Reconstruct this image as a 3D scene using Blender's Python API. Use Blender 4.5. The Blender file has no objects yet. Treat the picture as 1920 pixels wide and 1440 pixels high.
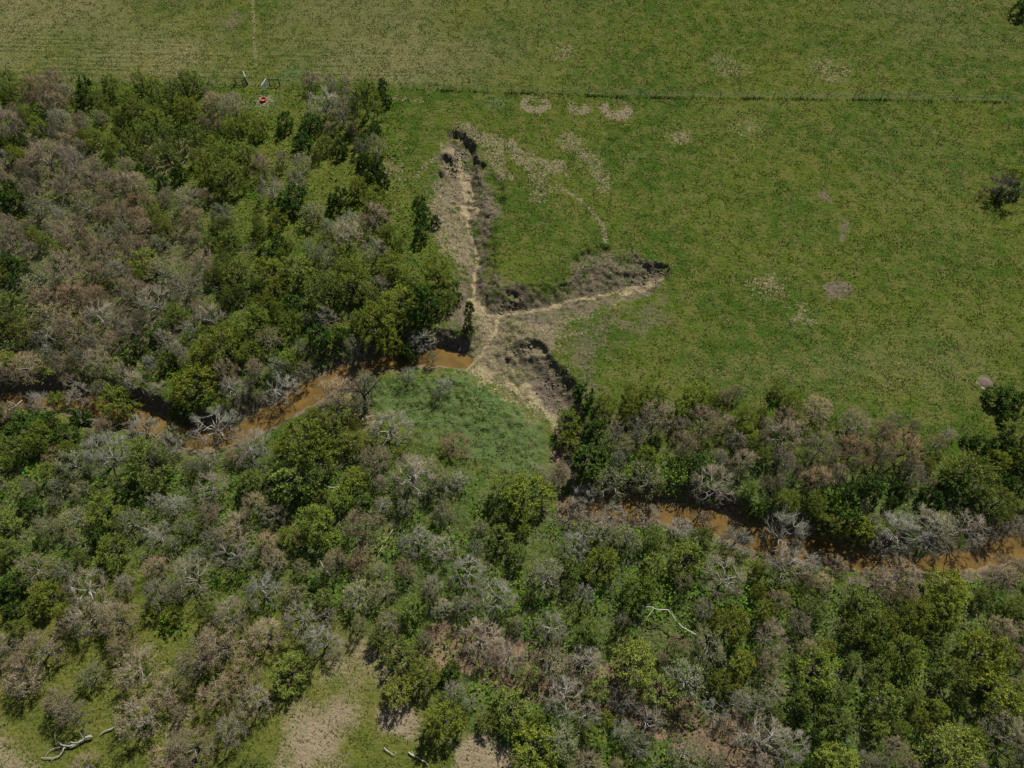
import bpy, math, random, time
T0 = time.time()
def tick(n): print('T %-14s %.1f' % (n, time.time() - T0))
import numpy as np
from mathutils import Vector, Matrix

random.seed(7); RNG = np.random.default_rng(7)
R = math.radians
scene = bpy.context.scene
C = scene.collection

# ------------------------------------------------------------------ camera
CAM_H = 80.0
PITCH = 60.0
cam_d = bpy.data.cameras.new('camera'); cam = bpy.data.objects.new('camera', cam_d); C.objects.link(cam)
cam_d.sensor_width = 36; cam_d.lens = 24; cam_d.clip_end = 4000; cam_d.clip_start = 1
cam.location = (0, 0, CAM_H); cam.rotation_euler = (R(90 - PITCH), 0, 0)
scene.camera = cam

# ------------------------------------------------------------------ light
SUN_EL, SUN_AZ = 48.0, 26.0          # azimuth measured from +Y towards +X
world = bpy.data.worlds.new('World'); scene.world = world; world.use_nodes = True
wn = world.node_tree; wn.nodes.clear()
wo = wn.nodes.new('ShaderNodeOutputWorld'); bg = wn.nodes.new('ShaderNodeBackground')
sky = wn.nodes.new('ShaderNodeTexSky'); sky.sky_type = 'NISHITA'; sky.sun_disc = False
sky.sun_elevation = R(SUN_EL); sky.sun_rotation = R(SUN_AZ)
bg.inputs[1].default_value = 0.050
wn.links.new(sky.outputs[0], bg.inputs[0]); wn.links.new(bg.outputs[0], wo.inputs[0])
sd = bpy.data.lights.new('sun', 'SUN'); sd.energy = 4.8; sd.angle = R(0.5); sd.color = (1.0, 0.955, 0.88)
sun = bpy.data.objects.new('sun', sd); C.objects.link(sun)
sdir = Vector((math.sin(R(SUN_AZ)) * math.cos(R(SUN_EL)), math.cos(R(SUN_AZ)) * math.cos(R(SUN_EL)), math.sin(R(SUN_EL))))
sun.rotation_euler = sdir.to_track_quat('Z', 'Y').to_euler(); sun.location = (40, 60, 90)
scene.view_settings.view_transform = 'Standard'; scene.view_settings.look = 'None'
scene.view_settings.exposure = 0.42; scene.view_settings.gamma = 1.0
scene.view_settings.use_curve_mapping = False

# ------------------------------------------------------------------ survey: photo pixels (1920x1440) -> places on the ground
def ground_at(px, py, z=0.0):
    p = R(PITCH)
    u = (px - 960) / 1280.0; v = (720 - py) / 1280.0
    dx = u; dy = math.cos(p) + v * math.sin(p); dz = -math.sin(p) + v * math.cos(p)
    t = (z - CAM_H) / dz
    return (dx * t, dy * t)
def pixel_of(x, y, z=0.0):
    p = R(PITCH)
    yy, zz = y, z - CAM_H
    f = yy * math.cos(p) - zz * math.sin(p); up = yy * math.sin(p) + zz * math.cos(p)
    return (960 + 1280 * x / f, 720 - 1280 * up / f)

# ------------------------------------------------------------------ numpy noise
def _hash(ix, iy, s):
    h = (ix.astype(np.int64) * 374761393 + iy.astype(np.int64) * 668265263 + s * 974634777) & 0xFFFFFFFF
    h = ((h ^ (h >> 13)) * 1274126177) & 0xFFFFFFFF
    h = h ^ (h >> 16)
    return (h & 0xFFFFFF) / float(0xFFFFFF)
def vnoise(x, y, s=0):
    ix = np.floor(x); iy = np.floor(y); fx = x - ix; fy = y - iy
    fx = fx * fx * (3 - 2 * fx); fy = fy * fy * (3 - 2 * fy)
    a = _hash(ix, iy, s); b = _hash(ix + 1, iy, s); c = _hash(ix, iy + 1, s); d = _hash(ix + 1, iy + 1, s)
    return (a * (1 - fx) + b * fx) * (1 - fy) + (c * (1 - fx) + d * fx) * fy
def fbm(x, y, s=0, o=4):
    r = 0; a = 0.5; t = 0
    for i in range(o):
        r = r + a * vnoise(x * 2 ** i + 17.3 * i, y * 2 ** i - 9.1 * i, s + i); t += a; a *= 0.5
    return r / t
def sstep(a, b, x):
    t = np.clip((x - a) / (b - a), 0, 1); return t * t * (3 - 2 * t)

# ------------------------------------------------------------------ the lie of the land
def chan(pts, z):
    """pts: (px, py, floor half width, slope left of travel, slope right of travel, depth, profile power)"""
    out = []
    for q in pts:
        x, y = ground_at(q[0], q[1], z); out.append((x, y) + tuple(q[2:]))
    return np.array(out)
CREEK_A = chan([(-160, 770, .6, 2.5, 3, 2.7, 1.3), (0, 752, .6, 2.5, 3, 2.7, 1.3), (150, 750, .7, 2.5, 3, 2.7, 1.3), (230, 775, .9, 2.5, 3, 2.7, 1.3), (330, 812, .8, 2.5, 2.5, 2.7, 1.3),
  (395, 830, .8, 3, 2.5, 2.7, 1.3), (450, 815, .8, 3, 2.5, 2.7, 1.3), (520, 775, .8, 4, 2.5, 2.7, 1.3), (580, 738, 1.1, 4.5, 3, 2.7, 1.3), (640, 704, .9, 4, 3.5, 2.7, 1.2), (700, 684, .6, 2.5, 4, 2.7, 1.2),
  (745, 671, .7, 2.2, 4.5, 2.7, 1.2), (820, 667, 1.0, 2.2, 5, 2.7, 1.1), (868, 675, .7, 2.5, 5, 2.65, 1.1), (890, 682, 0.6, 3, 5, 2.1, 1.1)], -2.2)
CREEK_B = chan([(885, 680, 1.2, 3, 5, 2.0, 1.1), (930, 694, 1.6, 3.5, 5, 1.95, 1.2), (985, 722, 1.8, 3.6, 5, 1.9, 1.6), (1026, 756, 1.5, 3.0, 5, 2.0, 1.8), (1045, 800, 1.4, 2.4, 4, 2.1, 1.8), (1046, 860, 1.2, 2.2, 3, 2.2, 2),
  (1046, 905, 1.0, 2.5, 2.5, 2.1, 1.4), (1052, 930, 1.0, 2.5, 2.5, 2.1, 1.3)], -2.0)
CREEK_C = chan([(1050, 930, 1.0, 2.5, 2.5, 2.15, 1.3), (1070, 952, 1.0, 2.5, 2.5, 2.55, 1.3), (1110, 950, .8, 2.5, 2.5, 2.7, 1.3), (1200, 956, .7, 2.5, 2.5, 2.7, 1.3), (1290, 965, .9, 2.5, 2.5, 2.7, 1.3), (1350, 981, 1.1, 2.2, 2.5, 2.7, 1.3), (1400, 1001, 1.2, 2.2, 2.5, 2.7, 1.3),
  (1480, 1022, 1.0, 2.5, 2.5, 2.7, 1.3), (1560, 1038, 1.1, 2.2, 3, 2.7, 1.3), (1630, 1055, .8, 2.5, 2.5, 2.7, 1.3), (1700, 1062, .3, 3, 2.5, 2.5, 1.3), (1800, 1056, .6, 4, 2.5, 2.6, 1.2), (1870, 1038, .7, 4, 2.5, 2.65, 1.2),
  (1960, 1008, .8, 3, 2.5, 2.7, 1.3), (2120, 970, .8, 3, 2.5, 2.7, 1.3)], -2.2)
GULLY_A = chan([(854, 268, .6, 1.0, 1.0, 1.2, 2.2), (870, 286, .8, 1.2, 1.0, 1.45, 2.4), (876, 310, .7, 1.3, 1.0, 1.5, 2.2), (869, 342, 0.5, 2.2, 2.4, 1.6, 1.4), (872, 380, 0.35, 4.2, 4.6, 1.8, 0.9), (878, 430, 0.3, 4.2, 5.0, 1.9, 0.9), (890, 470, 0.3, 3.6, 4.6, 1.9, 0.9),
  (893, 500, 0.35, 3.4, 4.2, 1.9, 0.9), (886, 540, 0.4, 3.4, 3.6, 1.9, 0.9), (894, 566, 0.5, 3, 3.4, 2.0, 1), (918, 588, 0.7, 3, 3.4, 2.0, 1), (928, 620, 0.7, 4, 3.4, 2.0, 1), (910, 655, 1.0, 4, 3, 2.0, 1), (890, 680, 1.2, 4, 3, 2.0, 1)], -1.6)
GULLY_B = chan([(1232, 522, 0.7, 1.1, 1.3, .95, 2.2), (1195, 541, 0.7, 1.8, 2.8, 1.4, 2), (1150, 549, 0.5, 3.2, 4.0, 1.5, 1), (1100, 557, 0.4, 3.8, 4.0, 1.6, 0.9), (1050, 570, 0.4, 4.2, 3.4, 1.7, 0.9), (990, 580, 0.5, 4.5, 3.2, 1.85, 0.9), (922, 590, 0.7, 4, 3, 2.0, 1)], -1.4)
CUTS = [chan(q, -0.5) for q in (
  [(836, 300, 0.3, 0.8, 0.8, 1.0, 2), (846, 322, 0.4, 1.0, 1.0, 1.3, 1.8), (860, 345, 0.3, 1, 1.3, 1.5, 1.5)],
  [(833, 330, .4, .5, .6, .8, 3), (848, 345, .4, .6, .8, 1.1, 3)],
  [(880, 300, 0.3, 0.4, 0.5, 1.2, 4), (888, 312, 0.3, 0.5, 0.5, 1.1, 4)],
  [(886, 305, 0.2, 0.4, 0.4, .9, 3), (905, 316, 0.2, 0.5, 0.5, 0.8, 3)],
  [(958, 650, 0.3, 1.1, 1.4, 1.0, 1.8), (1010, 656, 0.3, 1.0, 1.4, .9, 1.8)],
  [(948, 562, 0.4, 0.6, 1.0, 1.0, 3), (968, 556, 0.5, 0.6, 1.4, 1.1, 3), (985, 574, 0.4, 0.5, 1.2, 1.3, 3)],
  [(820, 640, 0.5, 1.0, 0.8, 1.2, 3), (860, 655, 0.6, 1.2, 0.8, 1.6, 3), (880, 668, 0.4, 1, .8, 1.7, 3)],
  [(1082, 492, 0.2, 0.9, 0.8, 0.5, 2), (1130, 472, 0.2, 0.9, 0.8, 0.55, 2)],
  [(1240, 507, 0.3, 0.8, 0.8, .8, 2), (1212, 515, 0.6, 1.4, 1.3, .8, 1.6), (1180, 510, 0.6, 1.6, 2.4, 0.7, 2)],
  [(925, 345, .6, 1.2, 1.4, .5, 1.5), (930, 385, .6, 1.2, 1.4, .5, 1.5)],
  [(838, 410, .4, .8, .8, .4, 1.5), (825, 400, .4, .8, .8, .4, 1.5)],
)]
SLOUGH = chan([(820, 1200, 2.0, 2, 2, .5, 1), (930, 1237, 2.2, 2, 2, .6, 1), (1090, 1272, 2.6, 2, 2, .6, 1), (1200, 1308, 3.0, 2, 2, .6, 1), (1290, 1352, 2.6, 2, 2, .6, 1), (1400, 1400, 2.4, 2, 2, .6, 1)], -0.5)

def carve(x, y, P):
    z = np.zeros_like(x)
    for i in range(len(P) - 1):
        a, b = P[i], P[i + 1]
        dx, dy = b[0] - a[0], b[1] - a[1]; L2 = dx * dx + dy * dy
        t = np.clip(((x - a[0]) * dx + (y - a[1]) * dy) / L2, 0, 1)
        ex, ey = x - (a[0] + t * dx), y - (a[1] + t * dy)
        d = np.sqrt(ex * ex + ey * ey)
        side = dx * ey - dy * ex                       # > 0: left of travel
        w = sstep(-0.35, 0.35, side / (d * math.sqrt(L2) + 1e-6))
        q = a[2:] * (1 - t[..., None]) + b[2:] * t[..., None]
        sl = q[..., 1] * w + q[..., 2] * (1 - w)
        s = np.clip((d - q[..., 0]) / sl, 0, 1)
        z = np.minimum(z, -q[..., 3] * (1 - s ** q[..., 4]))
    return z
def pdist(x, y, pts):
    m = np.full(x.shape, 1e9)
    for (ax, ay), (bx, by) in zip(pts[:-1], pts[1:]):
        dx, dy = bx - ax, by - ay
        t = np.clip(((x - ax) * dx + (y - ay) * dy) / (dx * dx + dy * dy + 1e-9), 0, 1)
        m = np.minimum(m, np.hypot(x - ax - t * dx, y - ay - t * dy))
    return m
def inside(x, y, pts):
    c = np.zeros(x.shape, bool)
    n = len(pts)
    for i in range(n):
        ax, ay = pts[i]; bx, by = pts[(i + 1) % n]
        if ay == by: continue
        k = ((ay > y) != (by > y)) & (x < (bx - ax) * (y - ay) / (by - ay) + ax)
        c ^= k
    return c
def area(x, y, ppx, soft=1.0, z=0.0, val=1.0):
    pts = [ground_at(a, b, z) for a, b in ppx]
    d = pdist(x, y, pts + [pts[0]]); d = np.where(inside(x, y, pts), d, -d)
    return val * sstep(-soft, soft, d)
def band(x, y, ppx, w, soft, z=0.0, val=1.0):
    d = pdist(x, y, [ground_at(a, b, z) for a, b in ppx])
    return val * (1 - sstep(w, w + soft, d))
def disc(x, y, px, py, rpx, soft=0.6, val=1.0):
    cx, cy = ground_at(px, py); ex, _ = ground_at(px + rpx, py)
    return val * (1 - sstep((ex - cx) - soft, (ex - cx) + soft, np.hypot(x - cx, y - cy)))
MEADOW = [(690, 700), (790, 682), (870, 690), (930, 710), (990, 748), (1030, 790), (1040, 850), (1030, 905), (960, 900), (880, 860), (800, 830), (730, 790), (690, 760)]
def height(x, y):
    x = np.asarray(x, float); y = np.asarray(y, float)
    wx = x + 1.1 * (fbm(x * .45, y * .45, 3) - .5) + .5 * (vnoise(x * 1.7, y * 1.7, 5) - .5)
    wy = y + 1.1 * (fbm(x * .45, y * .45, 23) - .5) + .5 * (vnoise(x * 1.7, y * 1.7, 25) - .5)
    z = np.zeros_like(x)
    for P in (CREEK_A, CREEK_B, CREEK_C): z = np.minimum(z, carve(wx, wy, P))
    hx = x + .9 * (fbm(x * .7, y * .7, 33) - .5) + .55 * (vnoise(x * 2.6, y * 2.6, 35) - .5)
    hy = y + .9 * (fbm(x * .7, y * .7, 43) - .5) + .55 * (vnoise(x * 2.6, y * 2.6, 45) - .5)
    z = np.minimum(z, carve(hx, hy, GULLY_A)); z = np.minimum(z, carve(hx, hy, GULLY_B))
    for P in CUTS: z = np.minimum(z, carve(hx, hy, P))
    z = np.minimum(z, carve(wx, wy, SLOUGH))
    z = np.minimum(z, -0.9 * area(wx, wy, MEADOW, 3.5))
    slope = sstep(-0.1, -0.5, z) * sstep(-2.15, -1.9, z)
    z = z + slope * (.44 * (vnoise(x * 1.3, y * 1.3, 61) - .5) + .26 * (vnoise(x * 2.9, y * 2.9, 62) - .5))
    z = z + .30 * (fbm(x * .06, y * .06, 71) - .5) + .10 * (vnoise(x * .8, y * .8, 72) - .5) * (1 - slope)
    far = sstep(160, 500, y) ; z = z + far * 3 * (fbm(x * .006, y * .006, 90) - .5)
    return z
WATER_Z = -2.38

# ------------------------------------------------------------------ material helpers
def new_mat(name):
    m = bpy.data.materials.new(name); m.use_nodes = True; nt = m.node_tree; nt.nodes.clear()
    return m, nt, nt.nodes, nt.links
def mixc(nt, fac, a, b, blend='MIX'):
    n = nt.nodes.new('ShaderNodeMix'); n.data_type = 'RGBA'; n.blend_type = blend
    for v, i in ((fac, 0), (a, 6), (b, 7)):
        if hasattr(v, 'is_linked'): nt.links.new(v, n.inputs[i])
        elif i == 0: n.inputs[0].default_value = v
        else: n.inputs[i].default_value = (v[0], v[1], v[2], 1)
    return n.outputs[2]
def math_(nt, op, a, b=None, c=None, clamp=False):
    n = nt.nodes.new('ShaderNodeMath'); n.operation = op; n.use_clamp = clamp
    for i, v in enumerate((a, b, c)):
        if v is None: continue
        if hasattr(v, 'is_linked'): nt.links.new(v, n.inputs[i])
        else: n.inputs[i].default_value = v
    return n.outputs[0]
def noise_(nt, vec, scale, detail=3, rough=.55, dist=0.0):
    n = nt.nodes.new('ShaderNodeTexNoise'); n.inputs['Scale'].default_value = scale; n.inputs['Detail'].default_value = detail
    n.inputs['Roughness'].default_value = rough; n.inputs['Distortion'].default_value = dist
    nt.links.new(vec, n.inputs['Vector']); return n.outputs['Fac']
def ramp_(nt, fac, lo, hi):
    n = nt.nodes.new('ShaderNodeMapRange'); n.interpolation_type = 'SMOOTHSTEP'
    nt.links.new(fac, n.inputs[0]); n.inputs[1].default_value = lo; n.inputs[2].default_value = hi
    return n.outputs[0]
def mapping_(nt, vec, scale=(1, 1, 1), rot=0.0):
    n = nt.nodes.new('ShaderNodeMapping'); n.inputs['Scale'].default_value = scale; n.inputs['Rotation'].default_value = (0, 0, rot)
    nt.links.new(vec, n.inputs['Vector']); return n.outputs[0]

# ground colours (linear albedo), the darkest green standing in for tussock shade
COL = dict(g1=(.036, .074, .008), g2=(.068, .094, .012), tussock_shade=(.024, .038, .008), straw=(.23, .205, .10), olive=(.128, .116, .036),
           dry=(.14, .118, .07), dirt=(.108, .086, .057), lush=(.060, .108, .024), sand=(.30, .25, .145), yel=(.118, .118, .026),
           litter=(.25, .195, .13), soil=(.095, .074, .056), mud=(.185, .130, .078))
def ground_material():
    m, nt, N, L = new_mat('pasture')
    out = N.new('ShaderNodeOutputMaterial'); bs = N.new('ShaderNodeBsdfPrincipled'); bs.inputs['Roughness'].default_value = .95
    bs.inputs['Specular IOR Level'].default_value = 0
    geo = N.new('ShaderNodeNewGeometry').outputs['Position']
    P = geo
    def attr(name):
        a = N.new('ShaderNodeAttribute'); a.attribute_name = name; s = N.new('ShaderNodeSeparateColor'); L.new(a.outputs['Color'], s.inputs[0])
        return s.outputs
    m1, m2, m3 = attr('m1'), attr('m2'), attr('m3')
    nb = noise_(nt, P, .07, 4); nm = noise_(nt, P, .45, 4, .6); nf = noise_(nt, P, 2.2, 4, .65); nff = noise_(nt, P, 7.0, 3, .7)
    diag = noise_(nt, mapping_(nt, P, (1.0, 1.7, 1), R(32)), 1.15, 3, .6)
    diag2 = noise_(nt, mapping_(nt, P, (1.0, 1.4, 1), R(-25)), 2.6, 2, .6)
    nbb = noise_(nt, P, .028, 3)
    c = mixc(nt, ramp_(nt, math_(nt, 'MULTIPLY_ADD', nb, .6, math_(nt, 'MULTIPLY', nbb, .4)), .42, .58), COL['g1'], COL['g2'])
    c = mixc(nt, math_(nt, 'MULTIPLY', ramp_(nt, nm, .40, .64), .55), c, COL['olive'])
    c = mixc(nt, math_(nt, 'MULTIPLY', ramp_(nt, diag, .48, .72), .8), c, COL['tussock_shade'])  # dark slanting streaks: tussock shadows painted into the grass colour
    c = mixc(nt, math_(nt, 'MULTIPLY', ramp_(nt, nf, .55, .72), .5), c, COL['g2'])
    c = mixc(nt, math_(nt, 'MULTIPLY', ramp_(nt, nff, .55, .72), .6), c, COL['straw'])
    c = mixc(nt, math_(nt, 'MULTIPLY', ramp_(nt, diag2, .56, .7), .6), c, COL['tussock_shade'])  # second, finer set of painted tussock shade
    def lay(c, mask, col, n, k=1.0, w=.16, mx=1.0):
        v = math_(nt, 'ADD', mask, math_(nt, 'MULTIPLY', math_(nt, 'SUBTRACT', n, .5), k))
        f = ramp_(nt, v, .5 - w, .5 + w)
        f = math_(nt, 'MULTIPLY', f, mx)
        return mixc(nt, f, c, col)
    fine = math_(nt, 'MULTIPLY_ADD', nff, .5, math_(nt, 'MULTIPLY', nf, .5))
    fl = noise_(nt, P, 4.2, 3, .7)
    strawy = mixc(nt, ramp_(nt, fl, .46, .66), COL['dry'], (.25, .21, .125))
    strawy = mixc(nt, ramp_(nt, fine, .56, .66), strawy, (.085, .07, .042))
    lush = mixc(nt, ramp_(nt, nf, .4, .62), COL['lush'], (.085, .105, .042)); lush = mixc(nt, math_(nt, 'MULTIPLY', ramp_(nt, nff, .60, .72), .75), lush, (.26, .26, .22))
    lush = mixc(nt, ramp_(nt, diag, .52, .72), lush, (.035, .07, .018))  # tussock shade painted into the meadow green along the same streaks
    dirt = mixc(nt, ramp_(nt, nf, .40, .62), COL['dirt'], (.15, .125, .085)); dirt = mixc(nt, ramp_(nt, fl, .54, .68), dirt, (.05, .045, .03))
    dirt = mixc(nt, ramp_(nt, nm, .52, .66), dirt, (.085, .085, .040))
    sand = mixc(nt, ramp_(nt, fine, .42, .60), COL['sand'], (.22, .175, .10)); sand = mixc(nt, ramp_(nt, nff, .60, .7), sand, (.12, .10, .06))
    yel = mixc(nt, ramp_(nt, nm, .4, .65), COL['yel'], (.08, .10, .016)); yel = mixc(nt, ramp_(nt, nf, .52, .7), yel, (.06, .08, .016))
    yel = mixc(nt, math_(nt, 'MULTIPLY', ramp_(nt, nff, .60, .74), .55), yel, (.27, .25, .13))
    litter = mixc(nt, ramp_(nt, fine, .42, .62), COL['litter'], (.20, .16, .10)); litter = mixc(nt, ramp_(nt, nf, .56, .70), litter, (.11, .12, .04))
    soil = mixc(nt, ramp_(nt, nf, .45, .65), COL['soil'], (.15, .12, .09)); soil = mixc(nt, ramp_(nt, nff, .58, .70), soil, (.22, .18, .14))
    mud = mixc(nt, ramp_(nt, nm, .4, .62), COL['mud'], (.17, .12, .075)); mud = mixc(nt, ramp_(nt, nf, .55, .68), mud, (.10, .075, .05))
    farc = mixc(nt, ramp_(nt, fl, .46, .66), (.125, .115, .045), (.25, .22, .12)); farc = mixc(nt, ramp_(nt, nf, .52, .68), farc, (.06, .068, .022))
    c = lay(c, m3[1], farc, fine, 1.5, .22, .9)
    c = lay(c, m2[1], yel, nf, 1.3, .2)
    c = lay(c, m1[2], lush, nf, 1.3, .2)
    c = lay(c, m1[1], dirt, math_(nt, 'MULTIPLY_ADD', nm, .5, math_(nt, 'MULTIPLY', nf, .5)), 2.0, .2)
    c = lay(c, m1[0], strawy, math_(nt, 'MULTIPLY_ADD', noise_(nt, P, 1.7, 3, .6), .5, math_(nt, 'MULTIPLY', fl, .5)), 3.4, .16)
    c = lay(c, m2[2], litter, fine, 1.8, .2)
    c = lay(c, m2[0], sand, fl, 1.5, .14)
    c = lay(c, m3[2], mud, nm, 1.0, .1)
    c = lay(c, m3[0], soil, nf, 1.5, .15)
    L.new(c, bs.inputs['Base Color'])
    hgt = math_(nt, 'ADD', math_(nt, 'MULTIPLY', nf, .8), math_(nt, 'MULTIPLY', math_(nt, 'SUBTRACT', 1.0, diag), 1.0))
    hgt = math_(nt, 'ADD', hgt, math_(nt, 'MULTIPLY', nff, .35))
    b = N.new('ShaderNodeBump'); b.inputs['Strength'].default_value = 1.0; b.inputs['Distance'].default_value = .22
    L.new(hgt, b.inputs['Height']); L.new(b.outputs[0], bs.inputs['Normal'])
    L.new(bs.outputs[0], out.inputs[0]); return m

def set_attr(me, name, arr):
    a = me.attributes.new(name, 'FLOAT_COLOR', 'POINT'); a.data.foreach_set('color', np.ascontiguousarray(arr, dtype=np.float32).ravel())
def mesh_np(name, V, F, mat, smooth=False, k=None):
    V = np.asarray(V, np.float32); F = np.asarray(F, np.int32); k = F.shape[1]
    me = bpy.data.meshes.new(name); me.vertices.add(len(V)); me.vertices.foreach_set('co', V.ravel())
    me.loops.add(F.size); me.loops.foreach_set('vertex_index', F.ravel())
    me.polygons.add(len(F)); me.polygons.foreach_set('loop_start', np.arange(0, F.size, k, dtype=np.int32)); me.polygons.foreach_set('loop_total', np.full(len(F), k, np.int32))
    if smooth: me.polygons.foreach_set('use_smooth', np.ones(len(F), bool))
    me.materials.append(mat); me.update(calc_edges=True); me.validate(); return me
def link(name, me, parent=None, **props):
    o = bpy.data.objects.new(name, me); C.objects.link(o)
    if parent: o.parent = parent
    for k, v in props.items(): o[k] = v
    return o

# ------------------------------------------------------------------ ground sheet
def axis(segs, grow_lo, grow_hi):
    out = []
    for a, b, s in segs: out += list(np.arange(a, b, s))
    out.append(segs[-1][1])
    lo = [out[0] - g for g in grow_lo[::-1]]; hi = [out[-1] + g for g in grow_hi]
    return np.array(lo + out + hi)
grow = [2, 5, 10, 20, 40, 80, 160, 320, 640, 1200]
gx = axis([(-106, -62, .5), (-62, -22, .3), (-22, 32, .2), (32, 62, .3), (62, 106, .5)], grow, grow)
gy = axis([(-6, 35, .3), (35, 96, .2), (96, 142, .45)], grow[:8], grow)
X, Y = np.meshgrid(gx, gy)
Z = height(X, Y)
ny, nx = X.shape
idx = np.arange(nx * ny).reshape(ny, nx)
F = np.stack([idx[:-1, :-1], idx[:-1, 1:], idx[1:, 1:], idx[1:, :-1]], -1).reshape(-1, 4)
MAT_GROUND = ground_material()
gme = mesh_np('ground', np.stack([X, Y, Z], -1).reshape(-1, 3), F, MAT_GROUND, True)
def masks(X, Y, Z):
    wx = X + 3.0 * (fbm(X * .25, Y * .25, 103) - .5) + 1.2 * (vnoise(X * 1.1, Y * 1.1, 105) - .5)
    wy = Y + 3.0 * (fbm(X * .25, Y * .25, 123) - .5) + 1.2 * (vnoise(X * 1.1, Y * 1.1, 125) - .5)
    o = np.zeros_like
    dry, dirt, lush, sand, yel, litter, soil, far, mud = [o(X) for _ in range(9)]
    mx = np.maximum
    # dry slopes round the gullies
    slopes = area(wx, wy, [(822, 302), (832, 264), (860, 245), (885, 262), (905, 300), (928, 345), (938, 400), (915, 440), (925, 500), (960, 535), (1040, 530), (1075, 490), (1130, 462), (1195, 478), (1250, 515), (1246, 542),
        (1180, 565), (1110, 590), (1050, 625), (1040, 665), (1070, 720), (1078, 770), (1040, 740), (960, 705), (890, 690), (820, 668), (806, 630), (840, 560), (850, 500), (812, 440), (812, 385), (812, 340)], 2.0)
    brk = fbm(X * .55, Y * .55, 611); dirt = mx(dirt, (.34 + .58 * brk) * slopes)
    dirt = mx(dirt, .52 * area(wx, wy, [(1040, 640), (1120, 590), (1240, 550), (1300, 560), (1250, 620), (1150, 660), (1140, 720), (1180, 790), (1080, 770)], 4))
    dry = mx(dry, .60 * area(wx, wy, [(805, 380), (840, 330), (870, 360), (885, 440), (875, 500), (850, 500), (815, 440)], 1.5))
    dry = mx(dry, .55 * area(wx, wy, [(890, 560), (950, 590), (1060, 600), (1180, 550), (1240, 535), (1160, 575), (1060, 625), (1040, 690), (960, 690), (880, 670)], 1.5))
    sand = mx(sand, .85 * band(wx, wy, [(860, 320), (866, 345), (872, 372), (878, 400)], .5, .9, -1.6))
    sand = mx(sand, .55 * area(wx, wy, [(828, 270), (850, 275), (885, 330), (875, 380), (862, 375), (845, 330)], .8, -1))
    sand = mx(sand, .72 * band(X * .6 + wx * .4, Y * .6 + wy * .4, [(876, 400), (884, 450), (893, 485), (887, 530), (890, 560), (908, 584), (935, 590), (930, 625), (905, 655), (885, 680)], .10, .5, -1.8))
    sand = mx(sand, .72 * band(X * .6 + wx * .4, Y * .6 + wy * .4, [(1240, 530), (1195, 543), (1150, 551), (1100, 558), (1050, 572), (990, 582), (935, 590)], .10, .55, -1.6))
    sand = mx(sand, .70 * band(wx, wy, [(1225, 535), (1195, 541), (1160, 547)], .3, .8, -1.4))
    sand = mx(sand, .54 * band(wx, wy, [(890, 560), (915, 595), (920, 640)], .5, 1.5, -1.8))
    sand = mx(sand, .60 * band(wx, wy, [(890, 690), (930, 705), (985, 735), (1020, 765), (1040, 800)], .6, 1.5, -1.9))
    sand = mx(sand, .40 * band(wx, wy, [(870, 690), (920, 715), (980, 755), (1015, 800)], .8, 1.6, -1.6))
    sand = mx(sand, .85 * band(X, Y, [(985, 728), (1012, 750), (1036, 778), (1046, 800)], .5, .8, -1.9))
    # pale trails in the pasture
    for q, v, w in (([(860, 238), (885, 245), (915, 275), (930, 300), (940, 335)], .62, .7), ([(885, 248), (945, 270), (985, 300), (1040, 312)], .62, .9), ([(1060, 262), (1100, 290), (1122, 325), (1130, 350)], .52, .9), ([(1000, 300), (1020, 350), (1015, 370)], .5, 1.0),
        ([(1045, 348), (1085, 372), (1110, 395), (1132, 425), (1136, 455)], .62, .22), ([(900, 262), (918, 300), (928, 320)], .6, .5), ([(820, 290), (790, 330)], .55, .4), ([(700, 182), (790, 190)], .5, .3), ([(960, 655), (1040, 632), (1100, 622)], .6, .18)):
        dry = mx(dry, band(wx if w > .3 else X, wy if w > .3 else Y, q, w, w * 1.6, 0, v))
    # ring shaped dead patches by the fence and loose patches
    for px, py, r, v in ((1003, 196, 27, 1.05), (1085, 201, 22, 1.0), (1155, 206, 29, 1.1)):
        dd = disc(wx * .3 + X * .7, wy * .3 + Y * .7, px, py, r, .7) - .75 * disc(X, Y, px, py - 6, r * .62, .8)
        dry = mx(dry, v * dd)
    for px, py, r, v in ((1275, 260, 18, .6), (730, 315, 28, .52), (750, 330, 20, .5), (1400, 240, 22, .5), (1445, 533, 24, .60), (1420, 545, 14, .55), (600, 136, 10, .72), (740, 388, 10, .6), (1360, 125, 30, .45), (1550, 130, 38, .46), (1060, 100, 20, .5), (1185, 295, 8, .7),
        (1500, 590, 20, .5), (1205, 515, 10, .4)):
        dry = mx(dry, disc(wx, wy, px, py, r * 1.15, 2.2, v))
    for px, py, r, v in ((1565, 537, 22, .9), (1540, 362, 8, .95), (1548, 374, 6, .95), (1580, 416, 9, 1), (1587, 430, 8, 1), (1583, 447, 9, 1), (1490, 450, 8, .8), (1495, 600, 14, .7), (430, 42, 29, .56), (1888, 350, 26, .5)):
        dirt = mx(dirt, disc(wx, wy, px, py, r * 1.1, 1.1, v * .85))
    for px, py, r in ((1848, 718, 15),):
        sand = mx(sand, disc(X + .3 * vnoise(X * 3, Y * 3, 9), Y, px, py, r, .35)); dirt = mx(dirt, disc(X, Y, px, py, r, .3))
        sand = sand * (1 - disc(X, Y, px, py - 1, r * .72, .3)); soil = mx(soil, .42 * disc(X, Y, px, py - 1, r * .7, .3))
    dry = dry * (.52 + .84 * fbm(X * .5, Y * .5, 615)); sand = sand * (.42 + .98 * fbm(X * .7, Y * .7, 616))
    # field beyond the fence
    fence_y = ground_at(960, 168)[1] - X * .045
    beyond = sstep(-1, 1.5, Y - fence_y)
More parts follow.
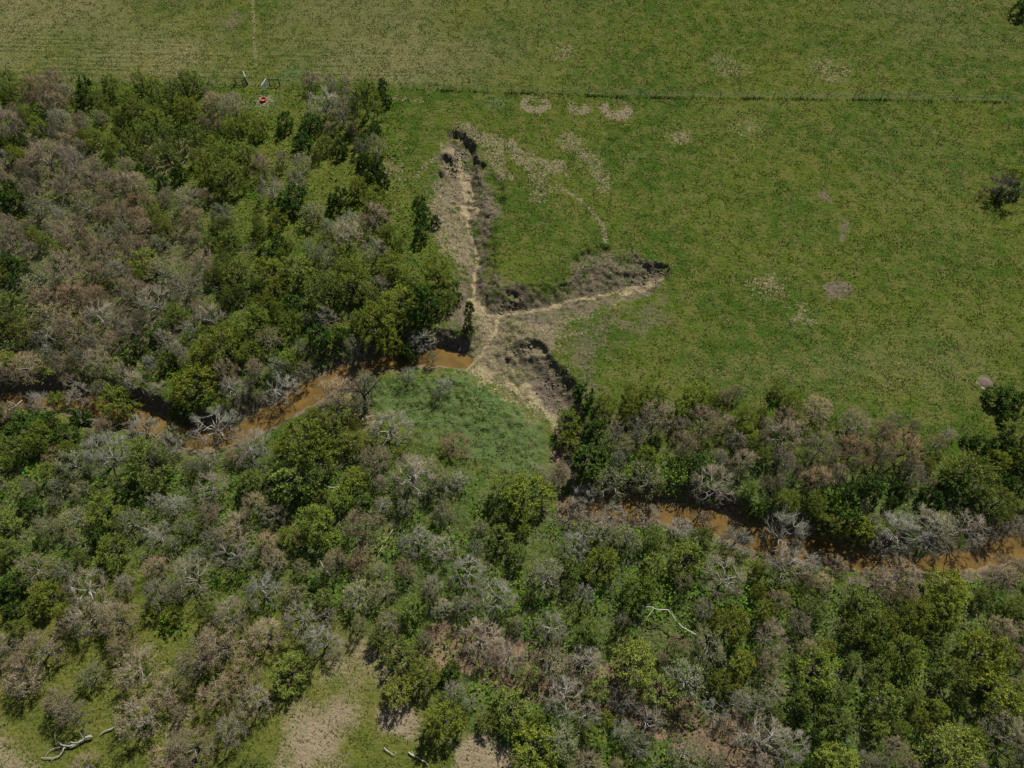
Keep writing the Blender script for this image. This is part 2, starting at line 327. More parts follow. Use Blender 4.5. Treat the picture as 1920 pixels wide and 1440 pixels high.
    far = beyond * (.20 + .60 * fbm(X * .06, Y * .06, 147, 5) * sstep(60, -50, X) + .24 * sstep(36, 70, X) * fbm(X * .09, Y * .09, 140) * 1.3)
    stripes = .5 + .5 * np.sin((Y + X * .03) * 2 * math.pi / 1.25 + 2.5 * fbm(X * .05, Y * .3, 144))
    far = far + beyond * .50 * (stripes - .5) * sstep(24, 3, Y - fence_y) * (.3 + .7 * sstep(-10, -40, X)) * sstep(.35, .6, vnoise(X * .12, Y * .9, 149))
    far = mx(far, .50 * sstep(-2.6, -1.2, Y - fence_y) * sstep(2.0, -.2, Y - fence_y) * sstep(-30, -50, X) )
    far = mx(far, .95 * (1 - sstep(.1, .35, pdist(X, Y, [ground_at(474, 0), ground_at(477, 60), ground_at(480, 122)]))))
    far = mx(far, .35 * area(wx, wy, [(1350, 190), (1920, 195), (1920, 640), (1700, 520), (1500, 300)], 12))
    far = mx(far, .40 * fbm(X * .05, Y * .05, 180) * sstep(-20, 10, X))
    far = mx(far, .44 * area(wx, wy, [(1250, 640), (1920, 560), (1920, 800), (1500, 780), (1150, 740)], 9))
    # woods: floor
    yel = mx(yel, .62 * area(wx, wy, [(-60, 1130), (200, 1090), (520, 1130), (640, 1180), (820, 1240), (850, 1480), (-100, 1480)], 4))
    dirt = mx(dirt, .50 * area(wx, wy, [(-200, 200), (150, 220), (260, 340), (420, 440), (430, 560), (300, 700), (-200, 740)], 5)); yel = mx(yel, .36 * area(wx, wy, [(-200, 160), (560, 165), (760, 200), (800, 330), (830, 470), (840, 640), (700, 660), (500, 700), (-200, 740)], 4))
    yel = mx(yel, .50 * area(wx, wy, [(480, 175), (700, 215), (790, 350), (760, 520), (560, 480), (470, 260)], 3))
    lush = mx(lush, .66 * area(wx, wy, MEADOW, 2.5)); lush = mx(lush, .46 * area(wx, wy, [(-200, 790), (650, 800), (1000, 900), (1500, 1060), (1960, 1080), (1980, 1480), (850, 1480), (830, 1250), (640, 1170), (200, 1080), (-200, 1120)], 4))
    lush = mx(lush, .55 * area(wx, wy, [(1080, 800), (1500, 860), (1900, 900), (1900, 980), (1500, 1000), (1080, 920)], 3))
    lush = mx(lush, .6 * disc(wx, wy, 922, 188, 24, 1.6)); lush = mx(lush, .6 * disc(wx, wy, 545, 140, 34, 2.0)); lush = mx(lush, .5 * disc(wx, wy, 500, 190, 40, 2.0))
    dirt = mx(dirt, .5 * area(wx, wy, [(480, 760), (560, 690), (640, 672), (700, 680), (690, 730), (560, 800)], 2))
    litter = mx(litter, .74 * area(wx, wy, [(530, 1350), (570, 1315), (660, 1300), (700, 1330), (640, 1380), (640, 1480), (520, 1480)], 4))
    litter = mx(litter, .74 * area(wx, wy, [(690, 1330), (760, 1310), (800, 1340), (790, 1385), (720, 1390)], 1.5))
    litter = mx(litter, .74 * area(wx, wy, [(870, 1360), (910, 1340), (950, 1390), (1000, 1440), (990, 1490), (820, 1490), (850, 1410)], 1.5))
    litter = mx(litter, .56 * area(wx, wy, [(610, 1180), (720, 1170), (830, 1290), (800, 1320), (640, 1310), (560, 1300)], 4))
    litter = mx(litter, .66 * area(wx, wy, [(-100, 1350), (20, 1350), (70, 1400), (80, 1490), (-100, 1490)], 4))
    litter = mx(litter, .55 * area(wx, wy, [(310, 1340), (360, 1320), (370, 1370), (320, 1390)], 1.2))
    litter = mx(litter, .46 * area(wx, wy, [(250, 240), (370, 250), (370, 300), (300, 350), (230, 290)], 2)); litter = mx(litter, .4 * disc(wx, wy, 390, 185, 20, 2))
    litter = mx(litter, .5 * area(wx, wy, [(460, 800), (560, 700), (610, 680), (600, 730), (500, 800)], 1.6, -1.5))
    litter = mx(litter, .5 * band(wx, wy, [(660, 715), (670, 760), (690, 790)], .8, 1.2))
    litter = mx(litter, .42 * band(wx, wy, [(735, 985), (700, 1040), (690, 1100)], 1.2, 1.6))
    litter = mx(litter, .5 * band(wx, wy, [(1780, 1050), (1860, 1030), (1930, 1000)], 1.4, 1.4, -1.5))
    mud = mx(mud, .8 * band(wx, wy, [(830, 1204), (930, 1237), (1090, 1272), (1200, 1308), (1290, 1352), (1400, 1400)], 2.0, 1.6))
    mud = mx(mud, sstep(-2.10, -2.3, Z) * (1 - slopes)); dirt = mx(dirt, .6 * sstep(-.9, -1.5, Z) * (1 - slopes) * (1 - lush))
    # bare earth where the banks stand steep
    gz = np.zeros_like(Z)
    if Z.ndim == 2:
        dzy, dzx = np.gradient(Z); dzx = dzx / np.gradient(X, axis=1); dzy = dzy / np.gradient(Y, axis=0); gz = np.hypot(dzx, dzy)
        soil = mx(soil, .95 * sstep(.75, 1.5, gz) * sstep(-.1, -.3, Z))
        soil = mx(soil, .62 * area(wx, wy, [(985, 668), (1030, 680), (1068, 745), (1078, 800), (1080, 880), (1050, 905), (1045, 830), (1045, 790), (1000, 735)], 1.0, -.8))
        soil = mx(soil, .52 * area(wx, wy, [(815, 628), (850, 628), (882, 665), (870, 672), (812, 655)], .8, -.8)); soil = mx(soil, .5 * area(wx, wy, [(1195, 492), (1240, 500), (1248, 532), (1190, 538), (1170, 515)], 1, -.6))
    litter = litter * (.70 + .60 * fbm(X * .7, Y * .7, 617))
    return dry, dirt, lush, sand, yel, litter, soil, far, mud
dry, dirt, lush, sand, yel, litter, soil, far, mud = masks(X, Y, Z)
one = np.ones_like(X)
set_attr(gme, 'm1', np.stack([dry, dirt, lush, one], -1)); set_attr(gme, 'm2', np.stack([sand, yel, litter, one], -1)); set_attr(gme, 'm3', np.stack([soil, far, mud, one], -1))
ground = link('ground', gme, kind='structure')

tick('ground')
# ------------------------------------------------------------------ water
def water_material():
    m, nt, N, L = new_mat('muddy_water')
    out = N.new('ShaderNodeOutputMaterial'); bs = N.new('ShaderNodeBsdfPrincipled'); bs.inputs['Roughness'].default_value = .10
    P = N.new('ShaderNodeNewGeometry').outputs['Position']
    c = mixc(nt, ramp_(nt, noise_(nt, P, .5, 3), .35, .65), (.150, .092, .024), (.105, .068, .020))
    L.new(c, bs.inputs['Base Color']); bs.inputs['IOR'].default_value = 1.33
    b = N.new('ShaderNodeBump'); b.inputs['Strength'].default_value = .25; b.inputs['Distance'].default_value = .05
    L.new(noise_(nt, P, 3.5, 2), b.inputs['Height']); L.new(b.outputs[0], bs.inputs['Normal']); L.new(bs.outputs[0], out.inputs[0]); return m
MAT_WATER = water_material()
def water_ribbon(Ps, name):
    V = []; F = []
    for P in Ps:
        pts = P[:, :2]; b0 = len(V)
        for i in range(len(pts)):
            a = pts[max(i - 1, 0)]; b = pts[min(i + 1, len(pts) - 1)]; d = (b - a) / np.hypot(*(b - a)); n = np.array([-d[1], d[0]])
            w = 5.0
            for s in (-1, 1): q = pts[i] + n * s * w; V.append((q[0], q[1], WATER_Z))
        for i in range(len(pts) - 1):
            k = b0 + 2 * i; F.append((k, k + 1, k + 3, k + 2)) if i % 1 == 0 else None
    me = mesh_np(name, V, np.array(F)[:, ::-1], MAT_WATER); return link(name, me, kind='structure')
water_ribbon([CREEK_A], 'creek_water'); water_ribbon([CREEK_C], 'creek_water')

# ------------------------------------------------------------------ plant materials
def plant_material(name, c1, c2, c3, trans=.25, scale=1.1, fine=5.0, var=.25):
    m, nt, N, L = new_mat(name)
    out = N.new('ShaderNodeOutputMaterial'); df = N.new('ShaderNodeBsdfDiffuse')
    tc = N.new('ShaderNodeTexCoord').outputs['Object']; oi = N.new('ShaderNodeObjectInfo')
    c = mixc(nt, ramp_(nt, noise_(nt, tc, scale, 2), .38, .62), c1, c2)
    c = mixc(nt, ramp_(nt, noise_(nt, tc, fine, 2), .5, .66), c, c3)
    v = math_(nt, 'MULTIPLY_ADD', oi.outputs['Random'], var * 2, 1 - var)
    hs = N.new('ShaderNodeHueSaturation'); L.new(v, hs.inputs['Value']); L.new(c, hs.inputs['Color'])
    hs.inputs['Hue'].default_value = .5
    c = mixc(nt, 1.0, hs.outputs[0], oi.outputs['Color'], 'MULTIPLY')
    L.new(c, df.inputs[0])
    if trans > 0:
        tr = N.new('ShaderNodeBsdfTranslucent'); L.new(c, tr.inputs[0]); mx = N.new('ShaderNodeMixShader'); mx.inputs[0].default_value = trans
        L.new(df.outputs[0], mx.inputs[1]); L.new(tr.outputs[0], mx.inputs[2]); L.new(mx.outputs[0], out.inputs[0])
    else: L.new(df.outputs[0], out.inputs[0])
    return m
PM = {
 'B': plant_material('brown_buds', (.30, .245, .165), (.24, .20, .14), (.22, .205, .10), .15),
 'R': plant_material('russet_buds', (.32, .225, .15), (.27, .20, .135), (.22, .19, .09), .15),
 'G': plant_material('grey_twigs', (.275, .255, .205), (.205, .188, .145), (.16, .148, .105), 0, var=.25),
 'M': plant_material('sparse_leaves', (.235, .245, .11), (.26, .24, .165), (.175, .205, .06), .2),
 'L': plant_material('fresh_leaves', (.225, .275, .034), (.165, .212, .032), (.28, .30, .075), .3),
 'O': plant_material('olive_leaves', (.19, .245, .036), (.14, .185, .034), (.27, .265, .11), .25),
 'D': plant_material('dark_leaves', (.070, .13, .022), (.05, .09, .022), (.12, .17, .03), .2),
 'K': plant_material('dark_twigs', (.075, .065, .055), (.055, .048, .04), (.10, .09, .07), 0),
}
BARK = plant_material('bark', (.19, .165, .14), (.14, .12, .10), (.24, .22, .19), 0)
BARK_GREY = plant_material('grey_bark', (.28, .262, .23), (.21, .197, .17), (.35, .33, .29), 0)
BARK_DARK = plant_material('dark_bark', (.085, .070, .058), (.06, .05, .042), (.12, .10, .085), 0)
BARK_PALE = plant_material('bleached_wood', (.36, .335, .29), (.27, .25, .215), (.42, .395, .35), 0, var=.1)

# ------------------------------------------------------------------ plant geometry
def tube(V, F, pts, rads, k=4):
    """tapered polygonal tube, triangles"""
    base = len(V); pts = [Vector(p) for p in pts]
    for i, p in enumerate(pts):
        d = (pts[min(i + 1, len(pts) - 1)] - pts[max(i - 1, 0)]); d.normalize()
        a = d.orthogonal().normalized(); b = d.cross(a)
        for j in range(k):
            t = 2 * math.pi * j / k; q = p + (a * math.cos(t) + b * math.sin(t)) * rads[i]; V.append((q.x, q.y, q.z))
    for i in range(len(pts) - 1):
        for j in range(k):
            a0 = base + i * k + j; a1 = base + i * k + (j + 1) % k; F.append((a0, a1, a1 + k)); F.append((a0, a1 + k, a0 + k))
def spike(V, F, a, b, r):
    """thin three sided twig, one tip"""
    d = b - a; n = d.orthogonal().normalized(); m = d.normalized().cross(n); base = len(V)
    for j in range(3):
        t = 2.094 * j; q = a + (n * math.cos(t) + m * math.sin(t)) * r; V.append((q.x, q.y, q.z))
    V.append((b.x, b.y, b.z)); F += [(base, base + 1, base + 3), (base + 1, base + 2, base + 3), (base + 2, base, base + 3)]
def rv(rnd, s=1.0): return Vector((rnd.gauss(0, s), rnd.gauss(0, s), rnd.gauss(0, s)))
FORM = dict(  # radius, height, limbs, sprays, twigs per spray, side twigs, leaves per twig, leaf size, twig radius
 bare=dict(R=2.7, H=5.0, limbs=8, sprays=64, twigs=13, side=2, leaves=0, ls=.1, tr=.018, sp=.30),
 budding=dict(R=2.6, H=4.6, limbs=8, sprays=80, twigs=12, side=1, leaves=3, ls=.065, tr=.016, sp=.30),
 sparse=dict(R=2.7, H=4.8, limbs=8, sprays=72, twigs=11, side=1, leaves=4, ls=.085, tr=.015, sp=.28),
 leafy=dict(R=2.6, H=4.8, limbs=8, sprays=78, twigs=9, side=0, leaves=11, ls=.085, tr=.013, sp=.24),
 shrub=dict(R=1.7, H=3.2, limbs=7, sprays=56, twigs=8, side=0, leaves=12, ls=.09, tr=.012, sp=.22),
)
def leaf_faces(V, F, cs, sizes, rng):
    n = len(cs)
    a = rng.normal(size=(n, 3)); a /= np.linalg.norm(a, axis=1)[:, None]
    b = rng.normal(size=(n, 3)); b -= (b * a).sum(1)[:, None] * a; b /= np.linalg.norm(b, axis=1)[:, None]
    s = sizes[:, None]
    P = np.stack([cs - a * s, cs + b * s * .62, cs + a * s, cs - b * s * .62], 1)
    base = len(V)
    k = base + 4 * np.arange(n)[:, None]
    return P.reshape(-1, 3), np.concatenate([k + [0, 1, 2], k + [0, 2, 3]])
def make_form(form, seed):
    f = FORM[form]; rnd = random.Random(seed); rng = np.random.default_rng(seed)
    TV, TF, CV, CF = [], [], [], []
    Rr, H = f['R'], f['H']; base_h = H * rnd.uniform(.12, .24)
    lean = Vector((rnd.uniform(-.3, .3), rnd.uniform(-.3, .3), 0))
    top = Vector((lean.x, lean.y, base_h))
    tube(TV, TF, [(0, 0, -.35), (lean.x * .4, lean.y * .4, base_h * .5), top], [.17, .14, .12], 6)
    lobes = [(rnd.uniform(0, 6.28), rnd.uniform(.78, 1.15)) for _ in range(5)]
    def reach(az):
        v = 0; w = 0
        for a, s in lobes:
            k = math.exp(2.2 * math.cos(az - a)); v += k * s; w += k
        return v / w
    leaves = []
    az0 = rnd.uniform(0, 6.28)
    nl = f['limbs']; nodes = []
    for li in range(nl):
        az = az0 + 2.4 * li + rnd.uniform(-.3, .3); q = (li + .5) / nl; el = max(.2, math.asin(1 - q) + rnd.uniform(-.12, .12))
        rr_ = Rr * reach(az) * rnd.uniform(.62, .8)
        end = Vector((math.cos(az) * math.cos(el) * rr_, math.sin(az) * math.cos(el) * rr_, base_h + math.sin(el) * (H - base_h) * rnd.uniform(.6, .78)))
        mid = top.lerp(end, .5) + Vector((0, 0, .10 * Rr)) + rv(rnd, .07 * Rr); m2 = top.lerp(end, .78) + rv(rnd, .05 * Rr)
        pts = [top, mid, m2, end]; tube(TV, TF, pts, [.09, .06, .042, .025], 5)
        for k in range(12):
            t = .2 + .8 * k / 11; g = min(int(t * 3), 2); nodes.append(pts[g].lerp(pts[g + 1], t * 3 - g))
    bumps = [(Vector((rnd.gauss(0, 1), rnd.gauss(0, 1), rnd.gauss(0, .8) + .3)).normalized(), rnd.uniform(-.26, .16)) for _ in range(9)]
    gaps = [Vector((rnd.gauss(0, 1), rnd.gauss(0, 1), abs(rnd.gauss(0, .8)))).normalized() for _ in range(3)]
    ns = f['sprays']; ph0 = rnd.uniform(0, 6.28)
    for si in range(ns):
        zz = 1 - (si + .5) / ns * (1.18 if form != 'shrub' else 1.3); zz = max(-.6, min(1, zz + rnd.gauss(0, .05))); az = ph0 + 2.39996 * si + rnd.gauss(0, .18)
        hh = math.sqrt(max(0, 1 - zz * zz)); u_ = Vector((math.cos(az) * hh, math.sin(az) * hh, zz))
        if any(u_.dot(g) > .93 for g in gaps): continue
        k_ = reach(az)
        for b_, a_ in bumps: k_ += a_ * math.exp(-(1 - u_.dot(b_)) * 7)
        inner = rnd.random() < .22
        k_ *= rnd.uniform(.5, .75) if inner else rnd.uniform(.86, 1.0)
        tip = Vector((u_.x * Rr * k_, u_.y * Rr * k_, base_h + .12 * H + max(zz, -.35) * (H * .88 - base_h) * k_)); tip.z = max(tip.z, .35)
        s0 = min(nodes, key=lambda n: (n - tip).length); d = tip - s0; ln = d.length
        if ln < .2: s0 = s0 - u_ * .4; d = tip - s0; ln = d.length
        md = s0.lerp(tip, .5) + rv(rnd, .06 * ln) + Vector((0, 0, -.05 * ln)); tube(TV, TF, [s0, md, tip], [.042, .026, .010], 3)
        d.normalize(); spread = Rr * f['sp']
        for ti in range(f['twigs']):
            u = (ti + rnd.random()) / f['twigs']; a = md.lerp(tip, u) if u > .3 else s0.lerp(md, .4 + 2 * u)
            e = (d * .8 + u_ * .5 + rv(rnd, .62)); e.normalize(); l2 = spread * rnd.uniform(.55, 1.15); b = a + e * l2
            spike(CV, CF, a, b, f['tr'])
            for k in range(f['side']):
                a2 = a.lerp(b, rnd.uniform(.2, .7)); b2 = a2 + (e * .8 + rv(rnd, .5)).normalized() * l2 * .65; spike(CV, CF, a2, b2, f['tr'] * .75)
            for k in range(f['leaves']):
                c = a.lerp(b, rnd.uniform(.15, 1.1)) + rv(rnd, .06); leaves.append((c.x, c.y, c.z))
    CV, CF = np.array(CV), np.array(CF)
    if leaves:
        cs = np.array(leaves); lv, lf = leaf_faces(CV, CF, cs, f['ls'] * rng.uniform(.6, 1.3, len(cs)), rng)
        CV = np.concatenate([CV, lv]); CF = np.concatenate([CF, lf])
    return (np.array(TV), np.array(TF)), (CV, CF)

FORM_OF = dict(B='budding', R='budding', G='bare', M='sparse', L='leafy', O='leafy', D='shrub', K='bare')
NAME_OF = dict(bare='bare_tree', budding='budding_tree', sparse='half_leafed_tree', leafy='leafy_tree', shrub='evergreen_shrub')
NVAR = 5
protos = {}
geo_cache = {}
for kd, form in FORM_OF.items():
    protos[kd] = []
    for v in range(NVAR):
        if (form, v) not in geo_cache: geo_cache[(form, v)] = make_form(form, 100 * v + sum(map(ord, form)))
        (tv, tf), (cv, cf) = geo_cache[(form, v)]
        tm = mesh_np('trunk', tv, tf, BARK_GREY if kd in 'GM' else (BARK if kd == 'B' else BARK_DARK))
        cm = mesh_np('crown', cv, cf, PM[kd])
        protos[kd].append((tm, cm))
print('tree proto tris', {k: (len(geo_cache[k][0][1]), len(geo_cache[k][1][1])) for k in geo_cache if k[1] == 0})

tick('protos')
# ------------------------------------------------------------------ where the trees stand
# own trees, surveyed one by one: photo px of the crown's middle, crown radius in px, kind, how much taller than usual
OWN = [
 (12,170,18,'O',1),(70,170,36,'R',1),(100,192,26,'B',1),(155,178,20,'D',1),(178,180,15,'O',1),(10,228,30,'B',1),(235,185,22,'L',1),(290,165,20,'L',1),(325,168,24,'O',1),(258,205,26,'O',1),(355,205,24,'L',1),
 (400,190,30,'B',1),(435,200,26,'B',1),(605,190,30,'G',1.2),(640,205,28,'B',1.2),(683,185,30,'O',1.5),(534,222,18,'D',1),(412,290,32,'L',1.2),(420,325,34,'O',1.1),(683,298,14,'D',1),(717,332,12,'D',1.2),(790,430,18,'D',1.1),(728,436,17,'L',1),
 (80,290,36,'B',1),(130,300,28,'G',1),(508,350,26,'G',1),(545,372,28,'D',1),(580,230,24,'D',.9),(565,262,20,'D',1),(632,370,22,'D',1),(650,440,30,'G',1),(700,405,26,'B',1),(785,375,12,'D',.7),(522,452,15,'D',1),
 (820,505,32,'L',1),(881,572,9,'D',1.2),(878,598,9,'D',1.2),(882,620,8,'D',1),(850,535,14,'O',.8),(655,520,38,'L',1.1),(600,545,38,'O',1.1),(700,600,40,'L',1.3),(745,560,38,'L',1.1),(790,560,34,'D',1.6),(730,640,26,'L',1.1),(560,500,34,'O',1),(790,640,26,'G',1),(712,530,18,'G',1.1),
 (762,660,18,'D',1.1),(610,592,22,'G',1),(600,625,24,'D',1),(540,600,24,'L',1),(415,640,38,'L',1.1),(470,600,34,'L',1.1),(350,715,42,'L',1.1),(340,770,26,'D',1),(215,750,36,'L',1.2),(105,745,20,'L',1),(285,560,34,'G',1),(400,795,42,'G',1.1),(520,690,20,'G',1),(540,685,20,'L',.7),
 (575,835,62,'L',1.25),(540,880,48,'O',1.2),(620,800,36,'O',1.0),(590,975,42,'L',1.2),(675,985,38,'R',1.2),(728,800,36,'G',1.1),(772,885,48,'G',1.2),(830,900,28,'M',.9),(700,860,28,'B',1),(470,835,36,'G',1),(765,705,15,'G',.8),(828,725,20,'G',.9),(850,830,28,'R',.6),(862,900,22,'G',.6),
 (190,840,48,'G',1.1),(270,860,44,'O',1.1),(100,850,20,'R',.5),(985,920,46,'L',1.1),(940,915,28,'O',1),(780,1010,30,'G',1),(1185,790,15,'G',.9),(1135,752,22,'L',1),(1182,755,24,'L',1.1),(1232,778,32,'B',1.1),(1272,764,20,'L',.9),(1325,785,36,'B',1.1),(1400,778,24,'L',1),(1405,810,20,'L',.9),
 (1480,812,36,'B',1.1),(1545,835,34,'B',1.1),(1612,838,38,'R',1.1),(1660,850,26,'B',1.1),(1702,838,36,'R',1.1),(1715,880,28,'B',1),(1538,895,34,'R',1.1),(1470,860,30,'B',1.1),(1400,860,28,'B',1),(1340,905,40,'G',1.1),(1215,900,32,'M',1.1),(1170,830,22,'M',1),(1115,800,22,'D',1),(1745,868,12,'L',.7),
 (1830,875,44,'O',1.2),(1790,900,28,'D',1),(1755,930,26,'D',1),(1885,935,30,'O',1),(1910,805,28,'O',1.1),(1885,835,20,'D',1),(1898,780,16,'D',1),(1475,1000,44,'G',1.2),(1480,1055,36,'G',1.2),(1590,970,28,'D',1.1),(1600,1000,30,'L',1.0),(1550,985,24,'O',1.1),(1690,1000,42,'G',1),(1755,990,44,'G',1),(1820,985,40,'G',1),(1660,1025,30,'G',.9),
 (1888,352,34,'K',.8),(1876,362,13,'D',.8),(1902,360,12,'D',.7),(1907,320,16,'L',.7),(1780,812,16,'G',.6),(1812,823,9,'D',.6),(1920,12,16,'D',1.2),
 (830,1345,38,'L',1.2),(850,1295,24,'G',1),(1790,1090,40,'L',1.1),(1780,1140,36,'L',1),(1670,1165,24,'L',1.2),(1620,1130,36,'O',1),(1865,1220,46,'L',1.1),(1880,1290,46,'L',1.1),(1800,1260,40,'O',1.1),(1710,1230,40,'L',1),(1440,1385,52,'G',1.2),(1490,1400,36,'G',1.1),(930,1110,34,'G',1.1),(870,1130,24,'G',1),
 (900,1195,40,'G',1.1),(60,748,26,'G',1),(150,742,28,'G',.9),(262,800,30,'G',.9),(310,835,26,'G',.9),(440,845,24,'B',.8),(1100,930,24,'G',.8),(1150,960,28,'G',.9),(1215,965,30,'G',.9),(1280,990,26,'G',.8),(1320,975,18,'G',.8),(1520,1055,24,'G',.8),(1700,1075,34,'B',.9),(1650,1090,34,'R',1),(1900,1060,26,'B',1),(350,1080,40,'G',1.1),(425,1150,42,'G',1.1),(150,1100,40,'G',1),(160,1150,38,'B',1),(215,1160,34,'B',1),(60,1215,44,'B',1),(30,1270,36,'B',1),(370,1230,44,'B',1.1),(410,1210,40,'B',1),(245,1250,38,'B',1),(165,1265,28,'M',.8),(300,1290,38,'B',1),(250,1350,40,'B',1),(98,1312,32,'B',1),(128,1338,24,'B',1),
 (150,1437,26,'B',.9),(400,1300,34,'B',1),(445,1260,34,'B',1),(350,1400,44,'B',1),(420,1370,36,'B',1),(300,1425,32,'B',.9),(600,1200,36,'G',1.1),(535,1255,38,'O',1),(1190,1235,46,'O',1.1),(1290,1270,40,'M',1.1),(1245,1300,34,'O',1),(1220,1350,34,'G',1),(1100,1240,36,'G',1.1),(750,1220,34,'O',1),(790,1265,32,'O',1),
 (1000,1400,44,'L',1),(1050,1390,36,'M',1),(960,1320,36,'O',1),(1365,1080,36,'G',1.1),(1290,1040,34,'O',1),(1130,1050,36,'L',.9),(1180,1005,30,'M',1),(1125,990,34,'G',1),
]
GRID = """ORBDLLLOB...GGD.........................
BLBMOOLOBLD.BBD.........................
DBBLOOOOLO..ODM.........................
BBGBBRDDLOBM..D.........................
DBBMBRBBOLGD.DL.........................
BMGBBRLBMOL.MGG.D.......................
BLBBMBMBOLDLMGGL........................
DMGMBLMBOOLLOO.LL.......................
MBBRMGGBOOLDLLOLLD......................
OMGGBBDGLLOMGDLLD.......................
LGGBBDGDOLMMDMDLM.......................
BGGBGGDLLGGM............................
G.LMLGGLOGG..GM.GG....D.LLBLB.L........D
DDDBBBMGG...LLMG......DDGBBBBLBB.BBB...D
LLLBGOOMGGLLLLGGM.....DDGDBBBOBBBBBBM.DD
MOMMOOOMMLOOLLGGGR...B.M.D.DBBBRRRBBBOOD
DOMDDBGGOBBOODDGGM.LLB.MMB.GGDDRDDBDDDDG
LMMDDMGMBBBLLRR.GGMOL.GGM.M...GGLLGGGGGB
LBOODLMGGGBDLRD.GGMOOMGOLOOOGGGG..GMMB.B
DMMGGGGGGMGMD.MGBMGGMMODLDMBGLGBBBMRLBBB
DLDGGBLLGMGMOGMODGDGOMGG.DDBBLBOOBOROOOO
L.BBB...BGGGGMOMMOGMMGOOBMGMLBBBOLOOLOLB
BB..BB.BBBG.G..O.MGGMMLOMBBMLBBGOOLLOLLB
BB.M.BBBBBMO...OOD..OGGO.OMMLGMDLLOLLLLB
.BM...B.MB......LLGOOLG.GMM.GMOOOBOLLLLB
..B.BBM.BB.........OLMODGM...GGDOBLLLLLB
..BB..BBBO..........LBBOGMMBMGGDLBMBOLBB""".split('\n')
assert len(GRID) == 27 and all(len(r) <= 40 for r in GRID), [len(r) for r in GRID]
GRID = [r.ljust(40, '.') for r in GRID]
trees = []   # x, y, radius, kind, tall, px, py
BASE_R = {k: FORM[FORM_OF[k]]['R'] for k in FORM_OF}
def place(px, py, rpx, kd, tall):
    sc = min(1.5, (rpx / 13.0) / BASE_R[kd]); hc = (2.9 if kd != 'D' else 1.9) * tall * (.55 * sc + .45)
    x, y = ground_at(px, py, hc); z0 = float(height(np.array([x]), np.array([y]))[0])
    x, y = ground_at(px, py, hc + z0)
    x2, _ = ground_at(px + rpx, py, hc + z0)
    return x, y, abs(x2 - x)
for px, py, r, kd, tall in OWN:
    x, y, rad = place(px, py, r, kd, tall); trees.append([x, y, rad, kd, tall, px, py])
rr = random.Random(11)
cand = []
for j in range(27):
    for i in range(-1, 41):
        for k in range(9):
            px = 48 * i + rr.uniform(0, 48); py = 144 + 48 * j + rr.uniform(0, 48); cand.append((px, py))
rr.shuffle(cand)
def creek_clear(x, y):
    X1 = np.array([x]); Y1 = np.array([y])
    return min(pdist(X1, Y1, [tuple(p[:2]) for p in P])[0] for P in (CREEK_A, CREEK_C))
for px, py in cand:
    gi = min(max(int(px // 48), 0), 39); gj = min(max(int((py - 144) // 48), 0), 26)
    if GRID[gj][gi] == '.': continue
    g2 = min(max(int((px + rr.uniform(-14, 14)) // 48), 0), 39); kd = GRID[gj][g2]
    if kd == '.': continue
    if kd == 'L' and rr.random() < .2: kd = 'O'
    if kd == 'G' and rr.random() < .3: kd = 'B'
    if kd == 'D' and rr.random() < .4: kd = 'L'
    rad = rr.choice([rr.uniform(.8, 1.5), rr.uniform(1.3, 2.1), rr.uniform(1.8, 2.8)]) * (.75 if kd == 'D' else 1)
    if py < 330: rad *= .92
    x, y, _ = place(px, py, 20, kd, 1.0)
    if 690 < px < 1045 and 670 < py < 860 and not (px < 760 and py > 780): continue
    if (462 < px < 535 and 140 < py < 208) or (60 < px < 225 and 1345 < py < 1432) or (1180 < px < 1320 and 1110 < py < 1200): continue
    if creek_clear(x, y) < (.5 if kd in 'GM' else 1.5) + .15 * rad: continue
    gap = .86 if (420 < px < 800 and py < 480) or (px < 860 and py > 1120) or (230 < px < 380 and 220 < py < 350) else (.83 if py > 880 else .74)
    if any((x - t[0]) ** 2 + (y - t[1]) ** 2 < (gap * (rad + t[2])) ** 2 for t in trees): continue
    trees.append([x, y, rad, kd, rr.uniform(.8, 1.12), px, py])
print('trees', len(trees), {k: sum(1 for t in trees if t[3] == k) for k in 'BRGMLOD'})

# ------------------------------------------------------------------ how each tree is told apart
MARKS = [('the red tub', 495, 188), ('the open white gate', 484, 158), ('the upper gully head', 858, 265), ('the second gully tip', 1240, 520), ('the gully fork', 922, 590), ('the open orange pool', 830, 668),
 ('the dark cut bank', 1040, 710), ('the flowery bend meadow', 900, 770), ('the wide muddy creek reach', 560, 750), ('the left end of the creek', 20, 752), ('the low bright vine thicket', 60, 830), ('the broad green oak', 575, 835),
 ('the silver creek tree', 400, 795), ('the right creek pool', 1385, 985), ('the creek log jam', 1740, 1000), ('the right end of the creek', 1890, 1035), ('the fallen white tree', 150, 1390), ('the curved white branch', 1235, 1145),
 ('the dry mud channel', 1170, 1300), ('the straw clearing', 600, 1370), ('the lone clearing tree', 830, 1345), ('the white clearing log', 785, 1420), ('the bottom right picture corner', 1915, 1435), ('the bottom left picture corner', 5, 1435),
 ('the left end of the fence', 5, 150), ('the tall tree by the fence', 683, 185), ('the lone gully shrub', 790, 430), ('the pale bare patch', 735, 320), ('the sandbar', 1010, 760), ('the white leaning trunk', 15, 765),
 ('the yellowish creekside tree', 215, 750), ('the lone dead pasture bush', 1890, 345), ('the round ant mound', 1848, 718), ('the sunny grass glade', 130, 1200), ('the pale log in the woods', 725, 1010), ('the bright vine bank', 1180, 865),
 ('the russet round tree', 1702, 838), ('the bottom edge below the mud', 1300, 1438), ('the middle left edge', 5, 480), ('the green ravine bottom', 1240, 1110), ('the lower right edge', 1915, 1200), ('the bright glade bank', 300, 1150), ('the thin pale snag', 610, 1060)]
